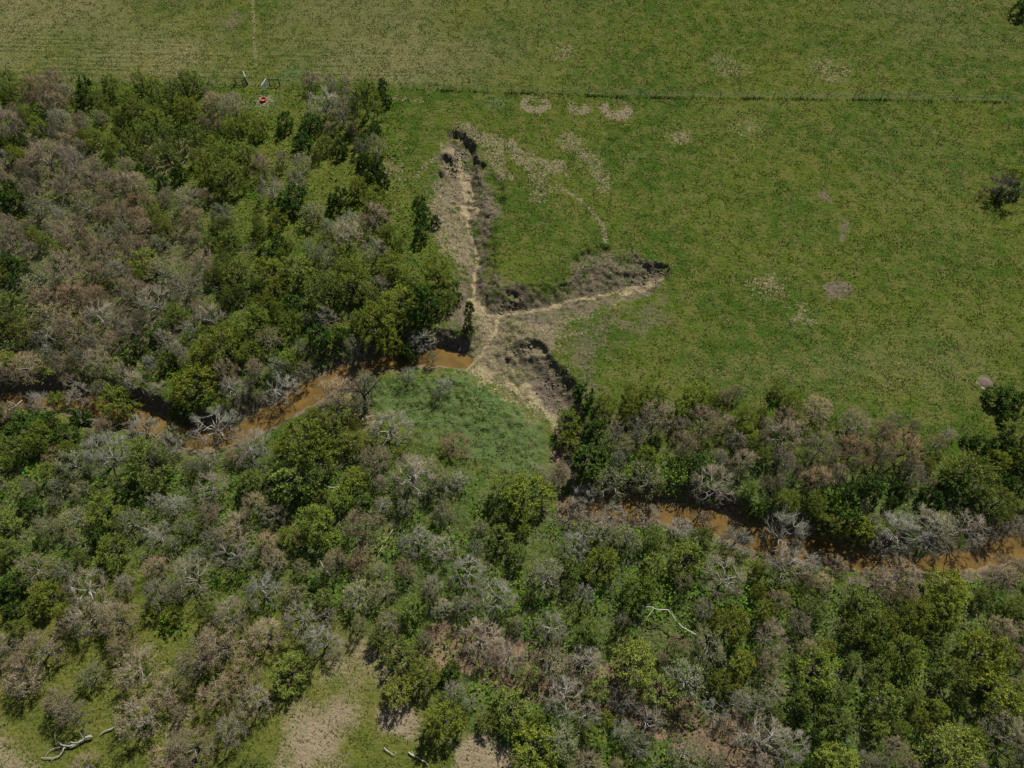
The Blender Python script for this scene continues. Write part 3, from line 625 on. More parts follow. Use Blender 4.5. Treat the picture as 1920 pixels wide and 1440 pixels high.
ADJ = dict(B='brown budding tree', R='russet budding tree', G='bare grey tree', M='half-leafed pale tree', L='bright lime leafy tree', O='olive green leafy tree', D='dark green shrub', K='dark bare bush')
ORD = ['nearest', 'second nearest', 'third nearest', 'fourth nearest', 'fifth nearest', 'sixth nearest', 'seventh nearest', 'eighth nearest', 'ninth nearest', 'tenth nearest', 'eleventh nearest', 'twelfth nearest', 'thirteenth nearest', 'fourteenth nearest', 'fifteenth nearest', 'sixteenth nearest', 'seventeenth nearest', 'eighteenth nearest', 'nineteenth nearest', 'twentieth nearest']
def sector(dx, dy):
    return ('right of' if dx > 0 else 'left of') if abs(dx) > abs(dy) else ('below' if dy > 0 else 'above')
def label_trees():
    used = set(); out = {}
    for i, t in enumerate(trees):
        opts = []
        near = sorted(MARKS, key=lambda m: math.hypot(t[5] - m[1], t[6] - m[2]))[:16]
        for n, (ph, mx_, my_) in enumerate(near):
            dx, dy = t[5] - mx_, t[6] - my_; d = math.hypot(dx, dy); sec = sector(dx, dy)
            if d < 12: continue
            rank = sum(1 for u in trees if u[3] == t[3] and sector(u[5] - mx_, u[6] - my_) == sec and math.hypot(u[5] - mx_, u[6] - my_) < d)
            if rank < len(ORD): opts.append((rank + .5 * n, rank, sec, ph))
        opts.sort()
        for _, rank, sec, ph in opts:
            s = f"{ADJ[t[3]]}, {ORD[rank]} {sec} {ph}"
            if s not in used: used.add(s); out[i] = s; break
        else: out[i] = f"{ADJ[t[3]]} deep in the woods, hemmed in by {ADJ[rr.choice('BGLO')]}s"; print('no label', i, opts)
    return out
LABELS = label_trees()
OWN_LABEL = {(683,185): 'tall dense olive tree at the fence with a long dark shadow', (790,430): 'lone dark green shrub beside the long gully', (830,1345): 'lone lime green tree beside the straw clearing', (575,835): 'broad green oak, widest crown beside the muddy creek',
 (400,795): 'silver bare tree leaning over the creek from the far bank', (215,750): 'yellowish green tree on the near creek bank, small creek bend beside it', (1185,790): 'small whitish bare tree in the dark thicket by the cut bank',
 (1702,838): 'russet round tree ending the row on the pasture edge', (1888,352): 'lone dark bare shrub at the right picture edge in the pasture', (1920,12): 'dark tree in the top right picture corner beyond the fence', (828,725): 'small bare grey tree standing alone on the bend meadow'}
GROUPS = dict(bare='bare grey trees in the creek woods', budding='brown budding trees in the creek woods', sparse='half-leafed trees in the creek woods', leafy='green leafy trees in the creek woods', shrub='dark green shrubs in the creek woods')
CATS = dict(bare='tree', budding='tree', sparse='tree', leafy='tree', shrub='shrub')
for i, (x, y, rad, kd, tall, px, py) in enumerate(trees):
    form = FORM_OF[kd]; tm, cm = protos[kd][rr.randrange(NVAR)]
    z = float(height(np.array([x]), np.array([y]))[0])
    s = rad / BASE_R[kd]
    e = bpy.data.objects.new(NAME_OF[form] if kd != 'K' else 'bare_bush', None); C.objects.link(e); e.empty_display_size = .5
    e.location = (x, y, max(z, -2.3)); e.rotation_euler = (0, 0, rr.uniform(0, 6.28)); zs = tall * (.55 * s + .45) * rr.uniform(.9, 1.1)
    e.scale = (s * rr.uniform(.84, 1.18), s * rr.uniform(.84, 1.18), zs)
    e['label'] = OWN_LABEL.get((px, py), LABELS[i]); e['category'] = CATS[form] if kd != 'K' else 'bush'
    if kd != 'K': e['group'] = GROUPS[form]
    w_ = rr.uniform(-.09, .09); tint = (1 + w_, 1 + rr.uniform(-.03, .03), 1 - w_ - .04, 1)
    for nm, me in (('trunk', tm), ('crown', cm)):
        o = bpy.data.objects.new(nm, me); C.objects.link(o); o.parent = e
        o.color = tint if nm == 'crown' else (1, 1, 1, 1)

tick('trees')
# ------------------------------------------------------------------ grass tufts and undergrowth (stuff)
def sample_grid(A, x, y):
    i = np.clip(np.searchsorted(gx, x) - 1, 0, len(gx) - 2); j = np.clip(np.searchsorted(gy, y) - 1, 0, len(gy) - 2)
    u = (x - gx[i]) / (gx[i + 1] - gx[i]); v = (y - gy[j]) / (gy[j + 1] - gy[j])
    return (A[j, i] * (1 - u) + A[j, i + 1] * u) * (1 - v) + (A[j + 1, i] * (1 - u) + A[j + 1, i + 1] * u) * v
MASKS = (dry, dirt, lush, sand, yel, litter, soil, far, mud)
def hs(x, y): return sample_grid(Z, x, y)
def frame_points(n, rng):
    """points spread evenly over the ground in view, with a small margin"""
    out = []
    tot = 0
    while tot < n:
        x = rng.uniform(-108, 108, n); y = rng.uniform(-2, 140, n)
        p = R(PITCH); f = y * math.cos(p) + CAM_H * math.sin(p); ok = np.abs(x / f) < .80
        out.append(np.stack([x[ok], y[ok]], 1)); tot += ok.sum()
    return np.concatenate(out)[:n]
def tuft_material(name, cols, scale=.5):
    m, nt, N, L = new_mat(name)
    out = N.new('ShaderNodeOutputMaterial'); df = N.new('ShaderNodeBsdfDiffuse'); P = N.new('ShaderNodeNewGeometry').outputs['Position']
    rnd = N.new('ShaderNodeNewGeometry').outputs['Random Per Island']
    c = mixc(nt, ramp_(nt, noise_(nt, P, scale, 3), .38, .62), cols[0], cols[1]); c = mixc(nt, ramp_(nt, rnd, .6, .9), c, cols[2])
    tr = N.new('ShaderNodeBsdfTranslucent'); mx = N.new('ShaderNodeMixShader'); mx.inputs[0].default_value = .4
    L.new(c, df.inputs[0]); L.new(c, tr.inputs[0]); L.new(df.outputs[0], mx.inputs[1]); L.new(tr.outputs[0], mx.inputs[2]); L.new(mx.outputs[0], out.inputs[0]); return m
def tufts(name, pts, hmin, hmax, wid, mat, label, cat, rng, blades=3):
    n = len(pts); z = hs(pts[:, 0], pts[:, 1]); base = np.column_stack([pts, z - .02])
    V = np.zeros((n, blades, 3, 3)); 
    for b in range(blades):
        a = rng.uniform(0, 6.28, n); l = rng.uniform(.5, 1.6, n); h = rng.uniform(hmin, hmax, n); w = wid * rng.uniform(.6, 1.3, n)
        d = np.stack([np.cos(a), np.sin(a), np.zeros(n)], 1); e = np.stack([-np.sin(a), np.cos(a), np.zeros(n)], 1)
        V[:, b, 0] = base + e * w[:, None]; V[:, b, 1] = base - e * w[:, None]; V[:, b, 2] = base + d * (h * l)[:, None]; V[:, b, 2, 2] += h
    F = np.arange(n * blades * 3).reshape(-1, 3)
    me = mesh_np(name, V.reshape(-1, 3), F, mat); o = link(name, me, kind='stuff', label=label, category=cat); return o
def mask_at(pts):
    return [sample_grid(m, pts[:, 0], pts[:, 1]) for m in MASKS]
rg = np.random.default_rng(5)
P0 = frame_points(420000, rg); tus = fbm(P0[:, 0] * .9, P0[:, 1] * .9, 801, 4); P0 = P0[rg.random(len(P0)) < .12 + .75 * sstep(.40, .64, tus)]; M0 = mask_at(P0); Z0 = hs(P0[:, 0], P0[:, 1])
bare = np.clip(M0[1] + M0[3] + M0[8] + M0[5] * .8, 0, 1)
u = rg.random(len(P0))
green = (u > bare * 1.1) & (Z0 > -1.3)
tufts('pasture_grass', P0[green], .06, .19, .085, tuft_material('tuft_green', [(.055, .092, .011), (.082, .105, .016), (.14, .145, .05)], .25), 'short tussocky green grass over the pasture and clearings', 'grass', rg, 2)
P1 = frame_points(160000, rg); M1 = mask_at(P1); Z1 = hs(P1[:, 0], P1[:, 1])
dryness = np.clip(M1[0] * .9 + M1[1] * .8 + M1[5] + M1[7] * .35 + M1[3] * .5, 0, 1) * (1 - M1[8])
sel = (rg.random(len(P1)) < dryness * .95 * sstep(.38, .6, fbm(P1[:, 0] * 1.1, P1[:, 1] * 1.1, 805, 3))) & (Z1 > -2.0)
tufts('dry_grass', P1[sel], .05, .18, .045, tuft_material('tuft_straw', [(.20, .165, .095), (.15, .12, .07), (.28, .245, .15)]), 'pale dry straw tufts on the gully slopes and bare patches', 'grass', rg, 2)
def fence_grass():
    n = 1700; t = rg.random(n); a = np.where(rg.random(n) < .14, 1, 0); px = np.where(a == 1, -20 + 560 * t, 700 + 1280 * t)
    line = np.array([(-60, 147), (0, 149), (150, 152), (300, 156), (442, 160), (526, 162), (730, 167), (960, 174), (1150, 182), (1450, 186), (1700, 189), (1980, 194)])
    py = np.interp(px, line[:, 0], line[:, 1]); q = np.array([ground_at(u_, v_) for u_, v_ in zip(px, py)]); q[:, 1] += rg.normal(0, .13, n)
    thick = vnoise(q[:, 0] * .5, q[:, 0] * 0 + 3, 77); q = q[rg.random(n) < .10 + .9 * sstep(.35, .7, thick)]
    tufts('fence_line_grass', q, .12, .38, .07, tuft_material('rank_grass', [(.042, .066, .014), (.055, .078, .018), (.09, .10, .035)]), 'tall dark rank grass growing along the wire fence', 'grass', rg, 3)
fence_grass()
def clods():
    V, F = [], []; rnd = random.Random(8)
    def lump(x, y, r):
        b = len(V); z = float(hs(np.array([x]), np.array([y]))[0]); st = (rnd.uniform(.7, 1.3), rnd.uniform(.7, 1.3), rnd.uniform(.5, .9)); k = rnd.uniform(0, 6.3)
        for i, (h, q) in enumerate(((-.3, .8), (.15, 1.0), (.6, .75))):
            for j in range(6): t = j * 1.047 + k + .4 * i; rr_ = r * q * rnd.uniform(.75, 1.2); V.append((x + rr_ * st[0] * math.cos(t), y + rr_ * st[1] * math.sin(t), z + h * r * st[2] + rnd.uniform(-.1, .1) * r))
        V.append((x + rnd.uniform(-.2, .2) * r, y, z + .8 * r * st[2]))
        for i in range(2):
            for j in range(6): a, c = b + 6 * i + j, b + 6 * i + (j + 1) % 6; F.append((a, c, c + 6)); F.append((a, c + 6, a + 6))
        for j in range(6): F.append((b + 12 + j, b + 12 + (j + 1) % 6, b + 18))
    for px0, py0, sx, sy, n, r0, r1 in ((866, 290, 17, 22, 60, .08, .26), (848, 318, 12, 14, 34, .08, .22), (1222, 515, 22, 12, 55, .08, .22), (1110, 490, 26, 10, 30, .07, .2), (1040, 715, 22, 34, 60, .07, .22), (1050, 850, 12, 34, 30, .07, .22), (845, 645, 22, 10, 30, .07, .22), (980, 655, 24, 6, 20, .1, .3), (965, 568, 18, 8, 20, .1, .3)):
        for _ in range(n): lump(*ground_at(rnd.gauss(px0, sx * .6), rnd.gauss(py0, sy * .6), -.8), rnd.uniform(r0, r1))
    m, nt, N, L = new_mat('clod_earth'); out = N.new('ShaderNodeOutputMaterial'); df = N.new('ShaderNodeBsdfDiffuse'); P = N.new('ShaderNodeNewGeometry').outputs['Position']
    c = mixc(nt, ramp_(nt, noise_(nt, P, 1.3, 3), .4, .6), (.085, .066, .052), (.15, .12, .09)); L.new(mixc(nt, ramp_(nt, noise_(nt, P, 5, 3), .5, .7), c, (.20, .17, .12)), df.inputs[0]); L.new(df.outputs[0], out.inputs[0])
    link('soil_clods', mesh_np('soil_clods', V, F, m), kind='stuff', label='dark earth clods slumped below the gully heads and cut banks', category='clods')
clods()
# leafy undergrowth between and under the trees
def undergrowth():
    areas = [([(20, 760), (110, 760), (125, 850), (110, 900), (40, 920), (20, 850)], 1.0), ([(1075, 830), (1150, 850), (1340, 850), (1350, 880), (1280, 940), (1100, 930), (1080, 880)], 1.0), ([(1470, 900), (1660, 910), (1640, 1020), (1540, 1010)], .95),
      ([(1080, 1060), (1180, 1050), (1480, 1070), (1480, 1180), (1200, 1180), (1060, 1130)], .9), ([(1680, 900), (1900, 900), (1900, 960), (1700, 960)], .6), ([(300, 1110), (350, 1120), (350, 1195), (290, 1195), (280, 1150)], .9), ([(50, 1090), (110, 1080), (90, 1160), (60, 1150)], .8), ([(130, 1170), (200, 1160), (190, 1205), (130, 1205)], .9),
      ([(-60, 160), (560, 165), (760, 200), (790, 400), (830, 640), (600, 670), (400, 730), (-60, 740)], .42), ([(0, 900), (500, 880), (1000, 900), (1400, 1040), (1960, 1080), (1960, 1480), (1000, 1480), (850, 1250), (640, 1170), (200, 1080), (-60, 1120)], .68),
      ([(1440, 1080), (1520, 1100), (1500, 1180), (1440, 1170)], .9), ([(540, 680), (600, 640), (700, 640), (700, 670), (580, 700)], .7), ([(640, 735), (670, 760), (740, 880), (700, 1000), (640, 960)], .4)]
    pts = frame_points(420000, rg); w = np.zeros(len(pts))
    for a, v in areas: w = np.maximum(w, area(pts[:, 0], pts[:, 1], a, 1.5, 0, v))
    clump = fbm(pts[:, 0] * .55, pts[:, 1] * .55, 300, 3); w = w * np.where(w > .75, sstep(.22, .40, clump), sstep(.40, .56, clump))
    z = hs(pts[:, 0], pts[:, 1]); tall_ = np.where(w > .75, 1.7, .9); k = (rg.random(len(pts)) < w) & (z > -2.05)
    pts = pts[k]; z = z[k]; cl = clump[k]; tall_ = tall_[k]
    cs = np.column_stack([pts, z + rg.uniform(.05, 1, len(pts)) * tall_ * sstep(.3, .65, cl) + .08])
    n = len(cs); a = rg.normal(size=(n, 3)); a[:, 2] *= .6; a /= np.linalg.norm(a, axis=1)[:, None]; b = rg.normal(size=(n, 3)); b -= (b * a).sum(1)[:, None] * a; b /= np.linalg.norm(b, axis=1)[:, None]
    s = rg.uniform(.09, .22, n)[:, None]; V = np.stack([cs - a * s, cs + b * s * .7, cs + a * s, cs - b * s * .7], 1).reshape(-1, 3); F = np.arange(4 * n).reshape(-1, 4)
    me = mesh_np('undergrowth', V, F, tuft_material('weeds', [(.10, .24, .022), (.135, .22, .022), (.19, .25, .035)], .3))
    link('undergrowth', me, kind='stuff', label='bright green weeds and vines covering the ground between the trees', category='undergrowth')
    print('undergrowth', n)
undergrowth()
def scrub():
    areas = [([(-80, 165), (160, 175), (240, 300), (420, 400), (500, 480), (830, 560), (820, 640), (600, 680), (400, 740), (-80, 745)], 1.0), ([(-80, 780), (400, 850), (680, 800), (830, 830), (1000, 920), (1060, 960), (1400, 1010), (1980, 1080), (1980, 1480), (1000, 1480), (900, 1330), (840, 1250), (640, 1160), (500, 1130), (-80, 1120)], .85),
      ([(1080, 750), (1300, 760), (1460, 800), (1700, 820), (1760, 880), (1980, 860), (1980, 1040), (1500, 1010), (1290, 960), (1070, 940)], .8), ([(-80, 1120), (500, 1130), (640, 1170), (560, 1300), (500, 1480), (-80, 1480)], .12)]
    pts = frame_points(260000, rg); w = np.zeros(len(pts))
    for a, v in areas: w = np.maximum(w, area(pts[:, 0], pts[:, 1], a, 2.0, 0, v))
    for a in ([(20, 760), (110, 760), (125, 850), (110, 900), (40, 920), (20, 850)], [(1075, 830), (1150, 850), (1340, 850), (1350, 880), (1280, 940), (1100, 930)], [(1470, 900), (1660, 910), (1640, 1020), (1540, 1010)], [(1200, 1080), (1460, 1090), (1460, 1170), (1200, 1170)]):
        w = w * (1 - .9 * area(pts[:, 0], pts[:, 1], a, 1.5))
    cl = fbm(pts[:, 0] * .40, pts[:, 1] * .40, 500, 3); w = w * sstep(.33, .50, cl); z = hs(pts[:, 0], pts[:, 1])
    k = (rg.random(len(pts)) < w) & (z > -1.9); pts = pts[k]; z = z[k]; cl = cl[k]; n = len(pts)
    b = np.column_stack([pts, z + rg.uniform(0, 1.1, n) * sstep(.4, .65, cl)]); d = rg.normal(size=(n, 3)); d[:, 2] = abs(d[:, 2]) * .8; d /= np.linalg.norm(d, axis=1)[:, None]
    e = np.cross(d, rg.normal(size=(n, 3))); e /= np.linalg.norm(e, axis=1)[:, None]; w_ = rg.uniform(.018, .04, n)[:, None]; l = rg.uniform(.35, 1.0, n)[:, None]
    V = np.stack([b - e * w_, b + e * w_, b + d * l], 1).reshape(-1, 3)
    link('scrub', mesh_np('scrub', V, np.arange(3 * n).reshape(-1, 3), tuft_material('twiggy_scrub', [(.25, .21, .16), (.20, .18, .13), (.33, .30, .25)], .25)), kind='stuff', label='low tangle of grey brown twigs filling the gaps between trees', category='scrub'); print('scrub', n)
scrub()

tick('stuff')
# ------------------------------------------------------------------ fallen wood
def gz_(x, y): return float(height(np.array([x]), np.array([y]))[0])
def wood(name, label, cat, strokes, mat, lift=.25, group=None):
    V, F = [], []
    for pts, r0, r1 in strokes:
        P3 = []
        for q in pts:
            l = q[2] if len(q) > 2 else lift
            x, y = ground_at(q[0], q[1], l); P3.append((x, y, gz_(x, y) + l))
        n = len(P3)
        fine = []
        for i in range(n - 1):
            a, b = Vector(P3[i]), Vector(P3[i + 1]); fine += [a, a.lerp(b, .5) + Vector((rr.uniform(-.06, .06), rr.uniform(-.06, .06), rr.uniform(-.03, .05)))]
        fine.append(Vector(P3[-1])); k = len(fine)
        tube(V, F, fine, [r0 + (r1 - r0) * i / (k - 1) for i in range(k)], 7)
    o = link(name, mesh_np(name, V, F, mat, True), label=label, category=cat)
    if group: o['group'] = group
    return o
wood('fallen_tree', 'fallen white dead tree with forked branches lying on grass at lower left', 'dead tree', [([(172, 1380, .5), (160, 1383, .45), (150, 1390, .4), (140, 1397, .35), (128, 1399, .4), (115, 1397, .4), (107, 1391, .6), (103, 1386, .8)], .13, .05),
 ([(103, 1386, .8), (102, 1375, .9), (106, 1367, 1.0)], .06, .03), ([(122, 1400, .3), (117, 1409, .3), (111, 1417, .3)], .09, .06), ([(111, 1417, .25), (98, 1422, .25), (84, 1421, .25), (77, 1420, .2)], .07, .03), ([(112, 1401, .3), (98, 1404, .3), (90, 1409, .3), (85, 1418, .3)], .05, .02),
 ([(155, 1385, .5), (152, 1378, .9), (148, 1372, 1.2)], .06, .02), ([(158, 1384, .5), (159, 1373, 1.0), (160, 1363, 1.4), (163, 1355, 1.6)], .06, .02), ([(98, 1422), (96, 1427)], .04, .02), ([(140, 1397, .3), (133, 1401, .3), (128, 1398, .3)], .06, .05), ([(168, 1381, .5), (172, 1372, .8)], .05, .02), ([(145, 1393, .5), (132, 1391, .5), (124, 1397, .4)], .06, .04)], BARK_PALE)
wood('dead_branch', 'curved white dead branch arching over green undergrowth right of centre', 'branch', [([(1198, 1143, 1.6), (1208, 1139, 1.9), (1222, 1138, 2.1), (1236, 1143, 2.1), (1252, 1143, 2.0), (1260, 1151, 1.9), (1267, 1163, 1.6), (1280, 1176, 1.2), (1305, 1190, .8)], .04, .085), ([(1226, 1140, 2.1), (1218, 1152, 1.9), (1213, 1161, 1.8)], .04, .02)], BARK_PALE)
wood('dead_branch', 'straight white log on grass below the lone lime tree', 'log', [([(766, 1410), (775, 1417), (790, 1425), (803, 1434)], .075, .04), ([(775, 1417), (772, 1408)], .04, .02)], BARK_PALE)
wood('dead_branch', 'short pale branch beside the fallen white tree, on its right', 'branch', [([(188, 1377), (196, 1371), (208, 1367), (214, 1363)], .06, .10)], BARK_PALE)
wood('dead_branch', 'pale snag poking up from dark shadow between leafy trees', 'snag', [([(597, 1050, 2.2), (603, 1058, 1.8), (612, 1070, 1.2), (618, 1078, .6)], .05, .11)], BARK_PALE)
wood('dead_branch', 'long thin yellowish log in the grassy gap of the woods', 'log', [([(742, 985), (732, 1000), (722, 1015), (712, 1034)], .10, .06)], plant_material('dry_log', (.30, .26, .15), (.24, .2, .12), (.36, .3, .19), 0))
wood('dead_branch', 'white leaning trunk over the creek at the left picture edge', 'dead trunk', [([(26, 738, 2.4), (20, 752, 1.9), (12, 768, 1.4), (3, 792, .4)], .08, .15), ([(20, 752, 1.9), (8, 744, 2.4), (-5, 738, 2.6)], .05, .03)], plant_material('pink_wood', (.40, .31, .26), (.34, .26, .22), (.5, .42, .36), 0))
wood('dead_branch', 'short forked pale branch beside the broad oak crown', 'branch', [([(612, 911, .5), (625, 914, .5), (640, 912, .5), (648, 905, .6)], .05, .08)], BARK_PALE)
wood('dead_branch', 'thin bleached branch at the edge of the straw clearing', 'branch', [([(720, 1402), (730, 1410), (740, 1416), (742, 1409)], .06, .03)], BARK_PALE)
wood('dead_branch', 'dark curved trunk fallen across the dry mud channel', 'dead trunk', [([(1258, 1318, .3), (1268, 1335, .4), (1285, 1352, .5), (1308, 1365, .3)], .07, .13), ([(1285, 1352, .5), (1310, 1325, .6)], .05, .03)], BARK_DARK)
wood('dead_branch', 'dark leaning trunk on the creek bank by the left picture edge', 'dead trunk', [([(35, 738, 1.2), (42, 755, .9), (52, 768, .5), (64, 774, .2)], .12, .2)], BARK_DARK)

# the forked dark tree over the muddy reach
def forked_tree():
    bx, by = ground_at(687, 770, 0); bz = gz_(bx, by)
    e = bpy.data.objects.new('forked_tree', None); C.objects.link(e); e.location = (bx, by, bz)
    e['label'] = 'dark leafless forked tree with a thick trunk leaning over the creek'; e['category'] = 'tree'
    V, F, V2, F2 = [], [], [], []
    def at(px, py, z): x, y = ground_at(px, py, z); return Vector((x - bx, y - by, z - bz))
    tube(V, F, [at(688, 772, -.5), at(685, 757, 1.2), at(684, 745, 2.4), at(680, 738, 3.2)], [.30, .24, .2, .17], 8)
    limbs = [[at(680, 738, 3.2), at(670, 733, 3.8), at(660, 726, 4.2), at(650, 720, 4.4)], [at(680, 738, 3.2), at(672, 726, 4.2), at(665, 712, 4.8)], [at(684, 742, 2.8), at(694, 732, 3.8), at(702, 722, 4.4), at(712, 712, 4.8)], [at(670, 733, 3.8), at(658, 734, 4.1), at(645, 733, 4.3)], [at(680, 738, 3.2), at(684, 722, 4.0), at(682, 708, 4.6)]]
    rnd = random.Random(3)
    for l in limbs:
        tube(V2, F2, l, [.13 - .10 * i / (len(l) - 1) for i in range(len(l))], 6)
        for k in range(9):
            t = rnd.uniform(.3, 1) * (len(l) - 1); s = min(int(t), len(l) - 2); a = l[s].lerp(l[s + 1], t - s); d = (l[-1] - l[0]).normalized() + rv(rnd, .55); d.normalize(); b = a + d * rnd.uniform(.6, 1.3)
            tube(V2, F2, [a, a.lerp(b, .5) + rv(rnd, .05), b], [.035, .022, .01], 4)
            for q in range(6): a2 = a.lerp(b, rnd.random()); spike(V2, F2, a2, a2 + (d + rv(rnd, .7)).normalized() * rnd.uniform(.3, .7), .013)
    link('trunk', mesh_np('trunk', V, F, BARK_DARK), e); link('crown', mesh_np('crown', V2, F2, BARK_DARK), e)
forked_tree()

# ------------------------------------------------------------------ fence, gate and tub
def simple_mat(name, col, rough=.6, metal=0.0, bump=.0):
    m, nt, N, L = new_mat(name); out = N.new('ShaderNodeOutputMaterial'); bs = N.new('ShaderNodeBsdfPrincipled'); bs.inputs['Roughness'].default_value = rough; bs.inputs['Metallic'].default_value = metal
    P = N.new('ShaderNodeTexCoord').outputs['Object']; c = mixc(nt, ramp_(nt, noise_(nt, P, 6, 4), .35, .7), col, tuple(v * .72 for v in col)); L.new(c, bs.inputs['Base Color']); L.new(bs.outputs[0], out.inputs[0]); return m
M_POST = simple_mat('weathered_post', (.16, .135, .11), .9); M_WIRE = simple_mat('fence_wire', (.22, .21, .20), .6, .3); M_GATE = simple_mat('galvanised_white', (.62, .63, .64), .45, .1); M_RED = simple_mat('red_plastic', (.48, .065, .045), .5); M_STEEL = simple_mat('dark_steel', (.06, .055, .05), .7)
def fence(name, label, pxs, spacing=4.2):
    pts = [Vector(ground_at(*p) + (0,)) for p in pxs]
    e = bpy.data.objects.new(name, None); C.objects.link(e); e['label'] = label; e['category'] = 'fence'; e.location = (pts[0].x, pts[0].y, gz_(pts[0].x, pts[0].y)); o = e.location
    posts = []
    for a, b in zip(pts[:-1], pts[1:]):
        n = max(1, int((b - a).length / spacing))
        for i in range(n): posts.append(a.lerp(b, i / n))
    posts.append(pts[-1]); V, F = [], []; tube(V, F, [(0, 0, -.3), (0, 0, .7), (.02, .01, 1.32)], [.055, .052, .045], 6); pm = mesh_np('post', V, F, M_POST)
    top = []
    for p in posts:
        z = gz_(p.x, p.y); q = link('post', pm, e); q.location = (p.x - o.x, p.y - o.y, z - o.z); q.rotation_euler = (rr.uniform(-.05, .05), rr.uniform(-.05, .05), rr.random()); top.append(Vector((p.x - o.x, p.y - o.y, z - o.z)))
    for h in (.3, .58, .86, 1.16):
        V, F = [], []; tube(V, F, [t + Vector((0, 0, h)) for t in top], [.007] * len(top), 3); link('wire', mesh_np('wire', V, F, M_WIRE), e)
    return e
fence('wire_fence', 'wire fence on wooden posts from the open gate to the left picture edge', [(442, 158), (300, 154), (150, 150), (0, 147), (-60, 146)])
fence('wire_fence', 'wire fence on wooden posts from the open gate to the right picture edge', [(526, 160), (730, 165), (960, 172), (1150, 180), (1450, 184), (1700, 187), (1980, 192)])
def brace(px0, px1, py, label):
    a = Vector(ground_at(px0, py) + (0,)); b = Vector(ground_at(px1, py) + (0,))
    e = bpy.data.objects.new('fence_brace', None); C.objects.link(e); e.location = (a.x, a.y, gz_(a.x, a.y)); e['label'] = label; e['category'] = 'fence brace'; e['group'] = 'gate end braces'
    V, F = [], []; tube(V, F, [(0, 0, -.4), (0, 0, 1.5)], [.11, .10], 8); V.append((0, 0, 1.5)); c = len(V) - 1
    for j in range(8): F.append((8 + j, 8 + (j + 1) % 8, c))
    pm = mesh_np('post', V, F, M_STEEL)
    for q in (a, b): p = link('post', pm, e); p.location = (q.x - a.x, q.y - a.y, 0)
    d = b - a
    V, F = [], []; tube(V, F, [(0, 0, 1.2), (d.x, d.y, 1.2)], [.07, .07], 6); link('rail', mesh_np('rail', V, F, M_STEEL), e)
    V, F = [], []; tube(V, F, [(0, 0, .15), (d.x, d.y, 1.15)], [.03, .03], 5); link('diagonal', mesh_np('diagonal', V, F, M_STEEL), e)
brace(444, 464, 158, 'dark pipe brace where the left fence ends at the gate'); brace(507, 525, 160, 'dark pipe brace where the right fence starts at the gate')
def gate(pxa, pxb, label):
    a = Vector(ground_at(*pxa) + (0,)); b = Vector(ground_at(*pxb) + (0,)); L = (b - a).length; ang = math.atan2(b.y - a.y, b.x - a.x)
    e = bpy.data.objects.new('farm_gate', None); C.objects.link(e); e.location = (a.x, a.y, gz_(a.x, a.y) + .12); e.rotation_euler = (R(-3), R(4), ang); e['label'] = label; e['category'] = 'gate'; e['group'] = 'gate leaves'
    V, F = [], []
    for p, q in (((0, 0, 0), (L, 0, 0)), ((0, 0, 1.35), (L, 0, 1.35)), ((0, 0, 0), (0, 0, 1.35)), ((L, 0, 0), (L, 0, 1.35))): tube(V, F, [p, q], [.05, .05], 6)
    link('frame', mesh_np('frame', V, F, M_GATE), e)
    V, F = [], []; tube(V, F, [(0, 0, 0), (L, 0, 0)], [.035, .035], 6); rm = mesh_np('rail', V, F, M_GATE)
    for k in range(1, 6): r = link('rail', rm, e); r.location = (0, 0, .225 * k)
    V, F = [], []
    for k in range(1, int(L / .16)): tube(V, F, [(.16 * k, .03, 0), (.16 * k, .03, 1.35)], [.014, .014], 4)
    link('mesh_panel', mesh_np('mesh_panel', V, F, M_GATE), e, kind='stuff')
gate((466, 158), (461, 146), 'narrow white gate leaf swung open away into the far field'); gate((503, 160), (494, 172), 'white gate leaf swung open towards the red tub')
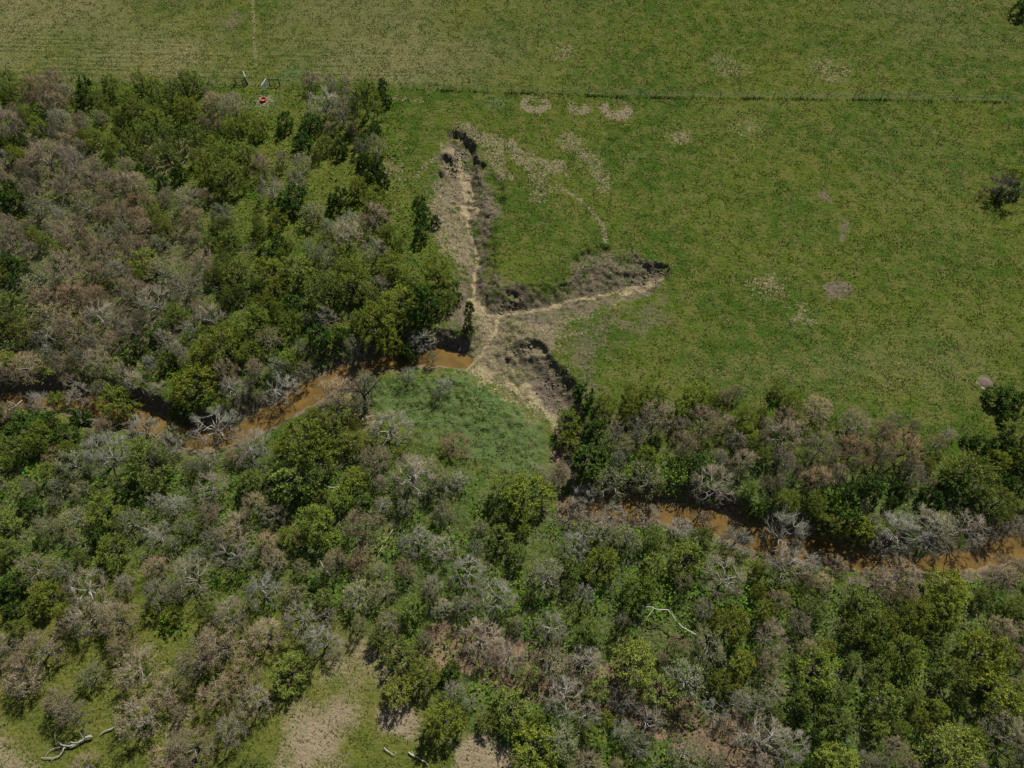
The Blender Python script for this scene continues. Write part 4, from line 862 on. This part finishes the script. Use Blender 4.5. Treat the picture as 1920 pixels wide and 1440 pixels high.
def tub():
    x, y = ground_at(494, 188, .2); z = gz_(x, y)
    e = bpy.data.objects.new('feed_tub', None); C.objects.link(e); e.location = (x, y, z - .02); e['label'] = 'small bright red tub on straw in front of the open gate'; e['category'] = 'feed tub'
    prof = [(0, .0), (.36, .0), (.40, .03), (.50, .46), (.54, .47), (.54, .50), (.49, .50), (.43, .20), (.38, .12), (0, .10)]
    n = 28; V, F = [], []
    for r, h in prof:
        for j in range(n): t = 2 * math.pi * j / n; V.append((r * math.cos(t), r * math.sin(t), h))
    for i in range(len(prof) - 1):
        for j in range(n): F.append((i * n + j, i * n + (j + 1) % n, (i + 1) * n + (j + 1) % n, (i + 1) * n + j))
    link('tub_shell', mesh_np('tub_shell', V, F, M_RED, True), e)
    V, F = [], []
    for j in range(n): t = 2 * math.pi * j / n; V.append((.415 * math.cos(t), .415 * math.sin(t), .17 + .03 * math.sin(3 * t)))
    V.append((0, 0, .24)); F = [(j, (j + 1) % n, n) for j in range(n)]; link('feed', mesh_np('feed', V, F, simple_mat('feed_red', (.55, .12, .08), .9)), e)
    rg2 = np.random.default_rng(9); m = 240; a = rg2.uniform(0, 6.28, m); r = rg2.uniform(.5, 1.25, m) * (1 + .5 * np.cos(3 * a) ** 2)
    c = np.column_stack([x + r * np.cos(a), y + r * np.sin(a)]); c = np.column_stack([c, height(c[:, 0], c[:, 1]) + .09])
    th = a + rg2.normal(0, .5, m); d = np.column_stack([np.cos(th), np.sin(th), rg2.uniform(-.1, .3, m)]) * rg2.uniform(.10, .28, m)[:, None]; s = np.column_stack([-np.sin(th), np.cos(th), np.zeros(m)]) * .035
    V = np.stack([c - d, c + s, c + d, c - s], 1).reshape(-1, 3)
    link('spilled_straw', mesh_np('spilled_straw', V, np.arange(4 * m).reshape(-1, 4), tuft_material('hay', [(.5, .42, .3), (.42, .34, .26), (.6, .55, .45)])), kind='stuff', label='pale straw strewn on grass round the red tub', category='straw')
tub()
def mound():
    x, y = ground_at(1848, 718); n = 24; V, F = [], []
    rings = [(.95, -.05), (.8, .05), (.6, .15), (.33, .21), (.0, .24)]; rnd = random.Random(4)
    for r, h in rings:
        for j in range(n): t = 2 * math.pi * j / n; q = r * (1 + rnd.uniform(-.09, .09)); V.append((q * math.cos(t), q * math.sin(t), h + rnd.uniform(-.03, .04)))
    for i in range(len(rings) - 1):
        for j in range(n): F.append((i * n + j, i * n + (j + 1) % n, (i + 1) * n + (j + 1) % n, (i + 1) * n + j))
    o = link('ant_mound', mesh_np('ant_mound', V, F, simple_mat('mound_earth', (.135, .10, .078), 1.0), True), label='round bare brown ant mound ringed by pale sand in the pasture', category='ant mound'); o.location = (x, y, gz_(x, y))
mound()
